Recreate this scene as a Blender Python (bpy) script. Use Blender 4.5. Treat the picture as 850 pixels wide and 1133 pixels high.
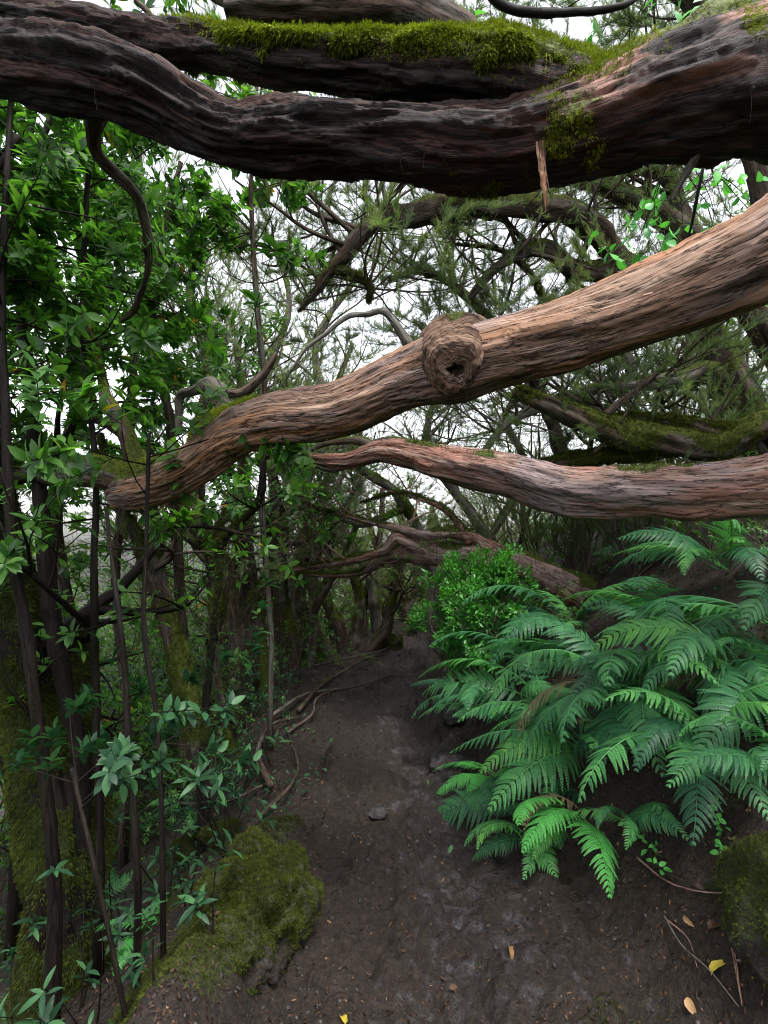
import bpy, math
import numpy as np

R = math.radians
# ---------------------------------------------------------------- camera, sky, sun, exposure
scene = bpy.context.scene
for o in list(bpy.data.objects):
    bpy.data.objects.remove(o)
W_PX, H_PX, F_PX = 850.0, 1133.0, 618.0
PITCH = R(3.1)
CAM = np.array([0.0, 0.0, 1.6])
cam_data = bpy.data.cameras.new('camera')
cam_data.sensor_fit = 'VERTICAL'
cam_data.sensor_height = 36.0
cam_data.lens = 36.0 * F_PX / H_PX
cam_data.clip_start = 0.05
cam_data.clip_end = 2000
cam = bpy.data.objects.new('camera', cam_data)
scene.collection.objects.link(cam)
cam.location = CAM
cam.rotation_euler = (R(90) + PITCH, 0, 0)
scene.camera = cam

SUN_EL, SUN_AZ = R(66), R(150)      # azimuth of the sun, clockwise from +Y
world = bpy.data.worlds.new('World')
scene.world = world
world.use_nodes = True
wn, wl = world.node_tree.nodes, world.node_tree.links
wn.clear()
sky = wn.new('ShaderNodeTexSky')
sky.sky_type = 'NISHITA'
sky.sun_disc = False
sky.sun_elevation = SUN_EL
sky.sun_rotation = SUN_AZ
sky.dust_density = 3.0
sky.air_density = 1.0
hs = wn.new('ShaderNodeHueSaturation')
hs.inputs['Saturation'].default_value = 0.2
bg = wn.new('ShaderNodeBackground')
bg.inputs['Strength'].default_value = 0.15
wo = wn.new('ShaderNodeOutputWorld')
wl.new(sky.outputs[0], hs.inputs['Color'])
wl.new(hs.outputs[0], bg.inputs['Color'])
wl.new(bg.outputs[0], wo.inputs[0])

sl = bpy.data.lights.new('sun', 'SUN')
sl.energy = 1.5
sl.angle = R(12)
sl.color = (1.0, 0.97, 0.93)
so = bpy.data.objects.new('sun', sl)
scene.collection.objects.link(so)
sdir = np.array([math.sin(SUN_AZ) * math.cos(SUN_EL), math.cos(SUN_AZ) * math.cos(SUN_EL), math.sin(SUN_EL)])
from mathutils import Vector
so.rotation_euler = Vector(sdir).to_track_quat('Z', 'Y').to_euler()

scene.view_settings.view_transform = 'Standard'
scene.view_settings.look = 'None'
scene.view_settings.gamma = 1.0
scene.view_settings.use_curve_mapping = False
scene.view_settings.exposure = 1.7
scene.render.engine = 'CYCLES'
cy = scene.cycles
cy.max_bounces = 6
cy.diffuse_bounces = 4
cy.glossy_bounces = 2
cy.transmission_bounces = 4
cy.filter_width = 1.05
cy.use_denoising = True
cy.denoiser = 'OPENIMAGEDENOISE'
cy.sample_clamp_indirect = 4.0
cy.caustics_reflective = False
cy.caustics_refractive = False

# ---------------------------------------------------------------- numeric helpers
FWD = np.array([0, math.cos(PITCH), math.sin(PITCH)])
UPV = np.array([0, -math.sin(PITCH), math.cos(PITCH)])
RGT = np.array([1.0, 0, 0])


def P(px, py, d):
    return CAM + d * (FWD + RGT * (px - W_PX / 2) / F_PX + UPV * (H_PX / 2 - py) / F_PX)


def nz(v):
    v = np.asarray(v, float)
    return v / (np.linalg.norm(v, axis=-1, keepdims=True) + 1e-12)


def _hash(i, j, k, s):
    h = (i * 374761393 + j * 668265263 + k * 2147483647 + s * 1274126177) & 0xffffffff
    h = ((h ^ (h >> 13)) * 1274126177) & 0xffffffff
    h = ((h ^ (h >> 16)) * 2246822519) & 0xffffffff
    return ((h ^ (h >> 15)) & 0xffffff) / float(0xffffff) * 2 - 1


def noise3(p, seed=0):
    p = np.asarray(p, float)
    i = np.floor(p).astype(np.int64)
    f = p - i
    u = f * f * f * (f * (f * 6 - 15) + 10)
    r = 0
    for a in (0, 1):
        wa = u[..., 0] if a else 1 - u[..., 0]
        for b in (0, 1):
            wb = u[..., 1] if b else 1 - u[..., 1]
            for c in (0, 1):
                wc = u[..., 2] if c else 1 - u[..., 2]
                r = r + wa * wb * wc * _hash(i[..., 0] + a, i[..., 1] + b, i[..., 2] + c, seed)
    return r


def fbm(p, octv=4, seed=0, gain=0.5):
    p = np.asarray(p, float)
    s, a, t = 0, 1.0, 0
    for o in range(octv):
        s = s + a * noise3(p * (2.03 ** o) + o * 17.3, seed + o)
        t += a
        a *= gain
    return s / t


def sstep(a, b, x):
    t = np.clip((x - a) / (b - a), 0, 1)
    return t * t * (3 - 2 * t)


def catmull(pts, n_per):
    pts = np.asarray(pts, float)
    q = np.vstack([2 * pts[0] - pts[1], pts, 2 * pts[-1] - pts[-2]])
    out = []
    for i in range(1, len(q) - 2):
        t = np.linspace(0, 1, n_per, endpoint=False)[:, None]
        p0, p1, p2, p3 = q[i - 1], q[i], q[i + 1], q[i + 2]
        out.append(0.5 * ((2 * p1) + (-p0 + p2) * t + (2 * p0 - 5 * p1 + 4 * p2 - p3) * t ** 2 + (-p0 + 3 * p1 - 3 * p2 + p3) * t ** 3))
    out.append(q[-2][None])
    return np.vstack(out)


# ---------------------------------------------------------------- terrain function
PATH_Y = [-6, 0, 1.85, 3.0, 4.0, 5.0, 6.2, 7.3, 8.4, 9.5, 11, 13, 17, 24]
PATH_X = [.3, .3, .26, .25, .17, .03, -.18, -.10, .25, .60, 1.3, 2.6, 5.5, 11]
PATH_W = [.8, .8, .68, .56, .50, .54, .66, .60, .48, .42, .45, .5, .5, .5]


def base_height(x, y):
    xc = np.interp(y, PATH_Y, PATH_X)
    hw = np.interp(y, PATH_Y, PATH_W)
    u = x - xc
    tr = np.maximum(u - hw, 0)
    tl = np.maximum(-u - hw, 0)
    z = np.interp(y, [-30, 0, 5, 9.5, 11, 16, 30, 300], [-.5, 0, 0.0, .12, .1, -.9, -2.5, -4])
    # uphill bank
    rise = 3.6 * (1 - np.exp(-tr * 0.80 / 3.6)) + 0.16 * np.minimum(tr, 60)
    rise = rise * sstep(0, 0.35, tr + 0.08)
    # slope falling away to the valley, after a low berm
    berm = 0.27 * np.exp(-((tl - 0.24) / 0.17) ** 2) * sstep(3.3, 2.7, y) * sstep(1.2, 1.9, y)
    tl2 = np.maximum(tl - 0.20, 0)
    fall = 24 * (1 - np.exp(-tl2 * 0.62 / 24)) * sstep(0, 0.9, tl2)
    z = z + rise - fall + berm
    # shallow trough of the trodden path
    z = z - 0.05 * np.exp(-(u / (hw * 0.7)) ** 2)
    return z, u, tr, tl, hw


def worley(x, y, seed=0):
    """distance to the cell border and a random number per cell"""
    i, j = np.floor(x).astype(np.int64), np.floor(y).astype(np.int64)
    d1 = np.full(x.shape, 9.0)
    d2 = np.full(x.shape, 9.0)
    rid = np.zeros(x.shape)
    dx1, dy1 = np.zeros(x.shape), np.zeros(x.shape)
    for a in (-1, 0, 1):
        for b in (-1, 0, 1):
            px = i + a + .5 + .45 * _hash(i + a, j + b, i * 0, seed)
            py = j + b + .5 + .45 * _hash(i + a, j + b, i * 0 + 1, seed)
            d = np.hypot(x - px, y - py)
            r = _hash(i + a, j + b, i * 0 + 2, seed)
            cl = d < d1
            d2 = np.where(cl, d1, np.minimum(d2, d))
            rid = np.where(cl, r, rid)
            dx1 = np.where(cl, x - px, dx1)
            dy1 = np.where(cl, y - py, dy1)
            d1 = np.where(cl, d, d1)
    return d2 - d1, rid, dx1, dy1


def slabs(x, y):
    q = np.stack([x, y, x * 0], -1)
    wx = x * 3.4 + .5 * fbm(q * 4, 3, 61)
    wy = y * 2.1 + .5 * fbm(q * 4 + 9, 3, 62)
    e, rid, dx, dy = worley(wx, wy, 5)
    m = sstep(-.15, .25, rid + .5 * fbm(q * 1.6, 2, 63))
    return sstep(.0, .22, e) * m, rid, (dx * rid + dy * .6) * m


def ground_z(x, y, fine=True):
    x = np.asarray(x, float)
    y = np.asarray(y, float)
    z, u, tr, tl, hw = base_height(x, y)
    q = np.stack([x, y, x * 0], -1)
    off = np.clip((tr + tl) * 2.0, 0, 1)
    z = z + (0.05 + 0.13 * off) * fbm(q * 0.9, 3, 3) + off * 0.05 * fbm(q * 4.5, 3, 9)
    on = 1 - off
    lv = fbm(q * np.array([1.9, 1.6, 1]) + 3.3, 3, 51) * 5 + 0.6 * fbm(q * 9, 2, 52)
    fr = lv - np.floor(lv)
    z = z + on * 0.024 * (np.floor(lv) + sstep(.35, .55, fr))
    # bedrock slabs showing through the soil
    sm, sid, stl = slabs(x, y)
    z = z + on * sm * (.026 + .022 * sid + .035 * stl)
    # rocky treads in the path: steps and rounded lumps
    l1 = fbm(q * np.array([3.2, 2.4, 1]), 3, 21)
    z = z + on * 0.085 * np.abs(l1) ** 0.8 * np.sign(l1) * 0.9
    if fine:
        rg = 1 - np.abs(fbm(q * np.array([7, 5, 1]) + 5, 3, 33)) * 2
        z = z - 0.024 * np.clip(rg, 0, 1) ** 3 * (0.6 + 0.4 * on)
        z = z + 0.010 * fbm(q * 22, 3, 41)
        z = z + 0.006 * fbm(q * 70, 2, 43)
    # rock shoulders beside the path
    for (cx, cy_, r, h) in ROCKS:
        dd = ((x - cx) ** 2 + (y - cy_) ** 2) / (r * r)
        z = z + h * np.exp(-dd ** 1.6)
    return z


ROCKS = []


def hit(px, py, lift=0.0):
    d = FWD + RGT * (px - W_PX / 2) / F_PX + UPV * (H_PX / 2 - py) / F_PX
    t = np.linspace(0.8, 40, 4000)
    pts = CAM + t[:, None] * d
    g = ground_z(pts[:, 0], pts[:, 1], False)
    k = np.argmax(pts[:, 2] <= g)
    if k == 0:
        k = 3999
    p = pts[k].copy()
    p[2] = float(ground_z(p[0], p[1])) + lift
    return p


_r = []
for (px, py, r, h) in [(415, 893, .13, .06), (500, 830, .20, .10), (505, 780, .16, .08), (470, 905, .16, .05),
                       (570, 1040, .30, .05), (420, 1000, .25, .04), (375, 800, .16, .06), (470, 960, .2, .04), (660, 1010, .2, .05)]:
    p = hit(px, py)
    _r.append((p[0], p[1], r, h))
ROCKS = _r


def gz(x, y):
    return float(ground_z(np.array(x), np.array(y), False))


# ---------------------------------------------------------------- object helpers
def link(o):
    scene.collection.objects.link(o)
    return o


def tag(o, label=None, cat=None, group=None, kind=None):
    if label:
        o['label'] = label
    if cat:
        o['category'] = cat
    if group:
        o['group'] = group
    if kind:
        o['kind'] = kind
    return o


def empty(name, loc, label=None, cat=None, group=None):
    o = link(bpy.data.objects.new(name, None))
    o.empty_display_size = 0.1
    o.location = tuple(loc)
    return tag(o, label, cat, group)


class MB:
    def __init__(self):
        self.V, self.F, self.n = [], [], 0
        self.A = {'bark': [], 'rnd': [], 'moss': []}
        self.used = set()

    def add(self, V, F, **att):
        V = np.asarray(V, float).reshape(-1, 3)
        if not isinstance(F, list):
            F = [F]
        for f in F:
            f = np.asarray(f, np.int64)
            if len(f):
                self.F.append(f + self.n)
        self.V.append(V)
        for k in self.A:
            w = 3 if k == 'bark' else 1
            if k in att and att[k] is not None:
                self.A[k].append(np.broadcast_to(np.asarray(att[k], float).reshape(-1, w), (len(V), w)))
                self.used.add(k)
            else:
                self.A[k].append(np.zeros((len(V), w)))
        self.n += len(V)
        return self

    def build(self, name, mat, parent=None, origin=(0, 0, 0), smooth=True):
        V = np.vstack(self.V) - np.asarray(origin, float)
        me = bpy.data.meshes.new(name)
        me.vertices.add(len(V))
        me.vertices.foreach_set('co', V.astype(np.float32).ravel())
        tot = np.concatenate([np.full(len(f), f.shape[1]) for f in self.F])
        loops = np.concatenate([f.ravel() for f in self.F])
        me.loops.add(len(loops))
        me.loops.foreach_set('vertex_index', loops.astype(np.int32))
        me.polygons.add(len(tot))
        st = np.concatenate([[0], np.cumsum(tot)[:-1]])
        me.polygons.foreach_set('loop_start', st.astype(np.int32))
        me.polygons.foreach_set('loop_total', tot.astype(np.int32))
        me.polygons.foreach_set('use_smooth', np.full(len(tot), smooth))
        me.update(calc_edges=True)
        for k in self.used:
            a = np.vstack(self.A[k]).astype(np.float32)
            if k == 'bark':
                me.attributes.new(k, 'FLOAT_VECTOR', 'POINT').data.foreach_set('vector', a.ravel())
            else:
                me.attributes.new(k, 'FLOAT', 'POINT').data.foreach_set('value', a.ravel())
        me.materials.append(mat)
        o = link(bpy.data.objects.new(name, me))
        if parent is not None:
            o.parent = parent
        else:
            o.location = tuple(origin)
        return o


def copy_tree(o, parent=None):
    c = o.copy()
    scene.collection.objects.link(c)
    c.parent = parent
    for ch in [k for k in o.children]:
        copy_tree(ch, c)
    return c


def tube(mb, pts, rad, nseg=8, ridge=0.0, fine=0.0, seed=0, flute=0.0, mossy=None, twist=0.0, cap=True, lump=0.0):
    """swept limb with ridged bark; returns V, N for scattering"""
    pts = np.asarray(pts, float)
    rad = np.asarray(rad, float)
    n = len(pts)
    T = nz(np.gradient(pts, axis=0))
    s = np.concatenate([[0], np.cumsum(np.linalg.norm(np.diff(pts, axis=0), axis=1))])
    a = np.array([0, 0, 1.0]) if abs(T[0][2]) < 0.9 else np.array([1.0, 0, 0])
    U = np.zeros((n, 3))
    u = nz(np.cross(np.cross(T[0], a), T[0]))
    for i in range(n):
        u = u - T[i] * np.dot(u, T[i])
        u = u / (np.linalg.norm(u) + 1e-9)
        U[i] = u
    B = np.cross(T, U)
    th = np.linspace(0, 2 * math.pi, nseg, endpoint=False)
    tt = th[None, :] + twist * s[:, None]
    c, sn = np.cos(tt), np.sin(tt)
    N = c[..., None] * U[:, None] + sn[..., None] * B[:, None]
    rm = float(np.mean(rad))
    c0, s0 = np.cos(th)[None, :] + 0 * s[:, None], np.sin(th)[None, :] + 0 * s[:, None]
    bark = np.stack([c0 * rm, s0 * rm, s[:, None] + 0 * c0], -1) + seed * 1.37
    rr = rad[:, None] * np.ones((1, nseg))
    if lump:
        rr = rr * (1 + lump * fbm(bark * np.array([1 / rm * 0.8, 1 / rm * 0.8, 0.55 / rm]), 3, seed + 5))
    if flute:
        rr = rr * (1 + flute * fbm(bark * np.array([1.7 / rm, 1.7 / rm, 0.28 / rm]), 2, seed + 7))
    if ridge:
        wob = fbm(bark * np.array([9, 9, 4]), 2, seed + 2) * 0.008
        bb = bark + wob[..., None]
        q = 1 - np.abs(fbm(bb * np.array([42, 42, 3.2]), 3, seed + 1)) * 3.0
        rr = rr - ridge * .75 * np.clip(q, 0, 1) ** 2 * sstep(-.3, .3, fbm(bark * np.array([12, 12, 3]), 2, seed + 8))
        # flakes: plates of bark that end in a step
        fl = fbm(bb * np.array([24, 24, 4.5]), 3, seed + 3) * 5
        fr = fl - np.floor(fl)
        rr = rr + ridge * .42 * (np.floor(fl) + sstep(.3, .55, fr))
    if fine:
        rr = rr + fine * fbm(bark * np.array([90, 90, 9]), 2, seed + 4)
    V = pts[:, None] + N * rr[..., None]
    i = np.arange(n - 1)[:, None] * nseg
    j = np.arange(nseg)[None, :]
    j2 = (j + 1) % nseg
    F = np.stack([i + j, i + j2, i + nseg + j2, i + nseg + j], -1).reshape(-1, 4)
    V = V.reshape(-1, 3)
    Nf = N.reshape(-1, 3)
    bk = bark.reshape(-1, 3)
    Fs = [F]
    if cap:
        e0, e1 = len(V), len(V) + 1
        V = np.vstack([V, pts[0] - T[0] * rad[0] * .3, pts[-1] + T[-1] * rad[-1] * 0.5])
        Nf = np.vstack([Nf, -T[0], T[-1]])
        bk = np.vstack([bk, bk[0], bk[-1]])
        jj = np.arange(nseg)
        Fs.append(np.stack([np.full(nseg, e0), (jj + 1) % nseg, jj], -1))
        b = (n - 1) * nseg
        Fs.append(np.stack([np.full(nseg, e1), b + jj, b + (jj + 1) % nseg], -1))
    m = None
    if mossy is not None:
        m = mossy(V, Nf)
    mb.add(V, Fs, bark=bk, moss=m)
    return V, Nf


def frames(X, upv):
    """(n,3) x axis and hint -> (n,3,3) columns x,y,z"""
    X = nz(X)
    Y = nz(np.cross(upv, X))
    Z = np.cross(X, Y)
    return np.stack([X, Y, Z], -1)


def stamp(mb, pv, pf, M, T, S, rnd=None):
    """place the prototype (pv,pf) n times"""
    n, k = len(T), len(pv)
    if n == 0:
        return
    S = np.asarray(S, float)
    S = S[:, None] * np.ones((1, 3)) if S.ndim == 1 else S
    V = np.einsum('nij,nkj->nki', M, pv[None] * S[:, None, :]) + T[:, None, :]
    F = (pf[None] + (np.arange(n) * k)[:, None, None]).reshape(-1, pf.shape[1])
    r = np.random.rand(n) if rnd is None else rnd
    mb.add(V.reshape(-1, 3), F, rnd=np.repeat(r, k))


# ---------------------------------------------------------------- materials
def new_mat(name):
    m = bpy.data.materials.new(name)
    m.use_nodes = True
    nt = m.node_tree
    nt.nodes.clear()
    return m, nt.nodes, nt.links


def ramp(N, stops, interp='LINEAR'):
    r = N.new('ShaderNodeValToRGB')
    cr = r.color_ramp
    cr.interpolation = interp
    while len(cr.elements) > 1:
        cr.elements.remove(cr.elements[-1])
    cr.elements[0].position = stops[0][0]
    cr.elements[0].color = (*stops[0][1], 1)
    for p, c in stops[1:]:
        e = cr.elements.new(p)
        e.color = (*c, 1)
    return r


def attr(N, name):
    a = N.new('ShaderNodeAttribute')
    a.attribute_name = name
    return a


def noise(N, L, vec, scale, detail=4, rough=0.55, dist=0.0, vscale=None):
    if vscale is not None:
        mp = N.new('ShaderNodeMapping')
        mp.inputs['Scale'].default_value = vscale
        L.new(vec, mp.inputs[0])
        vec = mp.outputs[0]
    n = N.new('ShaderNodeTexNoise')
    n.inputs['Scale'].default_value = scale
    n.inputs['Detail'].default_value = detail
    n.inputs['Roughness'].default_value = rough
    n.inputs['Distortion'].default_value = dist
    L.new(vec, n.inputs['Vector'])
    return n


def mixc(N, L, fac, a, b, mode='MIX'):
    m = N.new('ShaderNodeMix')
    m.data_type = 'RGBA'
    m.blend_type = mode
    for k, v in ((0, fac), (6, a), (7, b)):
        if isinstance(v, (int, float)):
            m.inputs[k].default_value = v
        elif isinstance(v, tuple):
            m.inputs[k].default_value = (*v, 1)
        else:
            L.new(v, m.inputs[k])
    return m.outputs[2]


def math_n(N, L, op, a, b=None, clamp=False):
    m = N.new('ShaderNodeMath')
    m.operation = op
    m.use_clamp = clamp
    for k, v in ((0, a), (1, b)):
        if v is None:
            continue
        if isinstance(v, (int, float)):
            m.inputs[k].default_value = v
        else:
            L.new(v, m.inputs[k])
    return m.outputs[0]


def bark_mat(name, stops, crack, weather, rough=0.75, moss=(0.075, 0.10, 0.018), bump=0.6, spec=0.12, streak=None, peeled=False):
    m, N, L = new_mat(name)
    bk = attr(N, 'bark').outputs['Vector']
    ms = attr(N, 'moss').outputs['Fac']
    # wavering of the fibres
    w = noise(N, L, bk, 5, 2)
    va = N.new('ShaderNodeVectorMath')
    va.operation = 'MULTIPLY_ADD'
    va.inputs[1].default_value = (0.022, 0.022, 0.02)
    L.new(w.outputs['Color'], va.inputs[0])
    L.new(bk, va.inputs[2])
    v = va.outputs[0]
    n1 = noise(N, L, v, 1, 6, 0.65, vscale=(28, 28, 1.7))
    n2 = noise(N, L, v, 1, 8, 0.7, vscale=(150, 150, 7))
    n3 = noise(N, L, v, 1, 3, 0.5, vscale=(5, 5, 2.2))
    n4 = noise(N, L, v, 1, 5, 0.6, vscale=(62, 62, 3.4))
    f = math_n(N, L, 'MULTIPLY', n1.outputs[0], 0.55)
    f = math_n(N, L, 'ADD', f, math_n(N, L, 'MULTIPLY', n2.outputs[0], 0.45))
    col = ramp(N, stops)
    L.new(f, col.inputs[0])
    # grey weathered patches
    wr = ramp(N, [(0.48, (0, 0, 0)), (0.62, (1, 1, 1))])
    L.new(n3.outputs[0], wr.inputs[0])
    c = mixc(N, L, math_n(N, L, 'MULTIPLY', wr.outputs[0], 0.75), col.outputs[0], mixc(N, L, n2.outputs[0], tuple(x * 0.45 for x in weather), tuple(min(1, x * 1.5) for x in weather)))
    # streaks of another hue
    n6 = noise(N, L, v, 1, 4, 0.6, vscale=(11, 11, 1.1))
    sr = ramp(N, [(0.50, (0, 0, 0)), (0.60, (1, 1, 1))])
    L.new(n6.outputs[0], sr.inputs[0])
    if streak:
        c = mixc(N, L, math_n(N, L, 'MULTIPLY', sr.outputs[0], 0.7), c, mixc(N, L, n2.outputs[0], tuple(x * 0.4 for x in streak), tuple(min(1, x * 1.6) for x in streak)))
    # cracks between the fibres
    cr = math_n(N, L, 'ABSOLUTE', math_n(N, L, 'SUBTRACT', n4.outputs[0], 0.5))
    cr = math_n(N, L, 'MULTIPLY', cr, 30.0, True)
    c = mixc(N, L, cr, crack, c)
    if peeled:
        pk = attr(N, 'rnd').outputs['Fac']
        c = mixc(N, L, math_n(N, L, 'MULTIPLY', pk, 0.85), c, mixc(N, L, n1.outputs[0], (.10, .04, .03), (.62, .34, .27)))
    # moss cover
    mn = noise(N, L, bk, 60, 4, 0.7)
    mc = ramp(N, [(0.35, tuple(x * 0.35 for x in moss)), (0.65, moss)])
    L.new(mn.outputs[0], mc.inputs[0])
    mf = math_n(N, L, 'ADD', ms, math_n(N, L, 'MULTIPLY', math_n(N, L, 'SUBTRACT', mn.outputs[0], 0.5), 0.8))
    mf = math_n(N, L, 'MULTIPLY', math_n(N, L, 'SUBTRACT', mf, 0.35), 5.0, True)
    c = mixc(N, L, mf, c, mc.outputs[0])
    b = N.new('ShaderNodeBsdfPrincipled')
    L.new(c, b.inputs['Base Color'])
    b.inputs['Specular IOR Level'].default_value = spec
    rr = math_n(N, L, 'ADD', math_n(N, L, 'MULTIPLY', n2.outputs[0], 0.3), rough - 0.15, True)
    L.new(rr, b.inputs['Roughness'])
    hgt = math_n(N, L, 'ADD', math_n(N, L, 'MULTIPLY', n2.outputs[0], 0.5), math_n(N, L, 'MULTIPLY', cr, 0.5))
    hgt = math_n(N, L, 'ADD', hgt, math_n(N, L, 'MULTIPLY', mn.outputs[0], math_n(N, L, 'MULTIPLY', mf, 1.5)))
    bp = N.new('ShaderNodeBump')
    bp.inputs['Strength'].default_value = bump
    bp.inputs['Distance'].default_value = 0.008
    L.new(hgt, bp.inputs['Height'])
    L.new(bp.outputs[0], b.inputs['Normal'])
    o = N.new('ShaderNodeOutputMaterial')
    L.new(b.outputs[0], o.inputs[0])
    return m


def leaf_mat(name, stops, rough=0.45, trans=0.35, tcol=None, spec=0.5, vary=0.0):
    m, N, L = new_mat(name)
    r = attr(N, 'rnd').outputs['Fac']
    col = ramp(N, stops)
    L.new(r, col.inputs[0])
    c = col.outputs[0]
    tc = N.new('ShaderNodeTexCoord')
    n = noise(N, L, tc.outputs['Object'], 35, 3)
    c = mixc(N, L, math_n(N, L, 'MULTIPLY', n.outputs[0], 0.5), c, (0, 0, 0), 'MIX')
    c2 = mixc(N, L, 1.0, c, (1.45, 1.45, 1.45), 'MULTIPLY')
    if vary:
        oi = N.new('ShaderNodeObjectInfo')
        vr = ramp(N, [(0, (.32, .40, .50)), (.2, (.6, .66, .72)), (.45, (.85, .85, .9)), (.8, (1.25, 1.2, .95)), (1, (1.7, 1.45, .8))])
        L.new(oi.outputs['Random'], vr.inputs[0])
        c2 = mixc(N, L, vary, c2, mixc(N, L, 1.0, c2, vr.outputs[0], 'MULTIPLY'))
    b = N.new('ShaderNodeBsdfPrincipled')
    L.new(c2, b.inputs['Base Color'])
    b.inputs['Roughness'].default_value = rough
    b.inputs['Specular IOR Level'].default_value = spec
    t = N.new('ShaderNodeBsdfTranslucent')
    tt = mixc(N, L, 1.0, c2, tcol or (1.5, 1.7, 0.6), 'MULTIPLY')
    L.new(tt, t.inputs[0])
    mx = N.new('ShaderNodeMixShader')
    mx.inputs[0].default_value = trans
    L.new(b.outputs[0], mx.inputs[1])
    L.new(t.outputs[0], mx.inputs[2])
    o = N.new('ShaderNodeOutputMaterial')
    L.new(mx.outputs[0], o.inputs[0])
    return m


M = {}
M['bark_red'] = bark_mat('bark_red', [(0.30, (.030, .016, .011)), (0.40, (.13, .072, .048)), (0.50, (.25, .155, .110)), (0.60, (.38, .265, .20)), (0.72, (.56, .44, .35))],
                         (.016, .010, .008), (.20, .155, .155), rough=0.68, bump=0.8, streak=(.33, .165, .085))
M['bark_pink'] = bark_mat('bark_pink', [(0.30, (.030, .016, .013)), (0.40, (.13, .070, .056)), (0.50, (.25, .155, .125)), (0.60, (.40, .29, .24)), (0.72, (.58, .48, .43))],
                          (.016, .010, .008), (.22, .18, .185), rough=0.68, bump=0.8, streak=(.24, .105, .075))
M['bark_burl'] = bark_mat('bark_burl', [(0.30, (.018, .010, .007)), (0.40, (.060, .034, .024)), (0.50, (.12, .075, .052)), (0.60, (.20, .13, .095)), (0.72, (.32, .24, .18))],
                          (.010, .007, .005), (.12, .09, .085), rough=0.7, bump=0.9, streak=(.16, .075, .04))
M['bark_wet'] = bark_mat('bark_wet', [(0.32, (.004, .0025, .002)), (0.48, (.012, .007, .006)), (0.60, (.045, .024, .018)), (0.75, (.16, .10, .078))],
                         (.003, .002, .002), (.016, .012, .012), rough=0.6, bump=1.0, spec=0.2, moss=(.11, .14, .015), streak=(.05, .018, .012), peeled=True)
M['bark_grey'] = bark_mat('bark_grey', [(0.30, (.012, .009, .007)), (0.45, (.045, .034, .026)), (0.58, (.12, .093, .072)), (0.75, (.25, .21, .175))],
                          (.006, .005, .004), (.105, .098, .088), rough=0.85, bump=0.6, moss=(.080, .100, .018), streak=(.06, .035, .025))
M['bark_black'] = bark_mat('bark_black', [(0.30, (.003, .002, .002)), (0.5, (.011, .008, .006)), (0.75, (.045, .036, .028))],
                           (.002, .002, .002), (.012, .010, .010), rough=0.6, bump=0.4, moss=(.03, .042, .010))
M['bark_pale'] = bark_mat('bark_pale', [(0.30, (.05, .045, .038)), (0.5, (.13, .115, .10)), (0.75, (.30, .27, .24))],
                          (.03, .026, .022), (.20, .19, .18), rough=0.85, bump=0.4)
M['laurel'] = leaf_mat('laurel_leaf', [(0, (.022, .070, .018)), (.45, (.048, .135, .026)), (.8, (.095, .215, .040)), (.992, (.08, .18, .035)), (.996, (.35, .20, .02)), (1, (.38, .16, .02))], rough=0.42, trans=0.5, spec=.4)
M['laurel_dark'] = leaf_mat('laurel_leaf_dark', [(0, (.008, .032, .014)), (.5, (.016, .058, .024)), (1, (.045, .125, .045))], rough=0.5, trans=0.3, tcol=(1.2, 1.5, .8), spec=0.3)  # darker laurel copy; canopy shade over the seedlings is put into the colour
M['heather'] = leaf_mat('heather_needle', [(0, (.055, .080, .046)), (.5, (.115, .155, .085)), (.85, (.17, .235, .105)), (1, (.27, .25, .18))], rough=0.7, trans=0.42, spec=0.2)
M['bush'] = leaf_mat('bush_leaf', [(0, (.018, .10, .014)), (.5, (.045, .20, .024)), (1, (.10, .32, .040))], rough=0.4, trans=0.35)
M['fern'] = leaf_mat('fern_frond', [(0, (.016, .080, .028)), (.5, (.036, .148, .056)), (1, (.085, .27, .090))], rough=0.42, trans=0.25, tcol=(1.2, 1.5, .7), spec=0.35, vary=1.0)
M['fern_bright'] = leaf_mat('fern_frond_bright', [(0, (.040, .22, .050)), (1, (.09, .36, .075))], rough=0.5, trans=0.3, tcol=(1.2, 1.5, .7), spec=0.3)
M['fern_brown'] = leaf_mat('fern_frond_dry', [(0, (.09, .07, .035)), (1, (.18, .14, .08))], rough=0.8, trans=0.2, tcol=(1.2, 1.0, .7), spec=0.2)
M['moss'] = leaf_mat('moss_tuft', [(0, (.050, .066, .008)), (.5, (.12, .15, .014)), (1, (.24, .28, .03))], rough=0.9, trans=0.25, spec=0.1)
M['moss_mid'] = leaf_mat('moss_tuft_mid', [(0, (.020, .026, .006)), (.5, (.048, .060, .011)), (1, (.11, .13, .02))], rough=0.9, trans=0.25, spec=0.1)
M['moss_dull'] = leaf_mat('moss_tuft_dull', [(0, (.020, .026, .006)), (.5, (.042, .054, .010)), (1, (.085, .105, .02))], rough=0.9, trans=0.2, spec=0.1)
M['dead_leaf'] = leaf_mat('dead_leaf', [(0, (.012, .007, .005)), (.5, (.040, .020, .011)), (.85, (.09, .048, .024)), (1, (.20, .12, .06))], rough=0.6, trans=0.15, tcol=(1.2, 1, .7), spec=0.3)
M['yellow_leaf'] = leaf_mat('yellow_leaf', [(0, (.36, .28, .03)), (1, (.42, .34, .04))], rough=0.5, trans=0.2, tcol=(1, 1, .5))
M['tan_leaf'] = leaf_mat('tan_leaf', [(0, (.20, .11, .045)), (1, (.30, .18, .08))], rough=0.6, trans=0.1, tcol=(1, 1, .7))
M['ivy'] = leaf_mat('ivy_leaf', [(0, (.05, .22, .06)), (1, (.12, .42, .08))], rough=0.4, trans=0.3)


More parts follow.
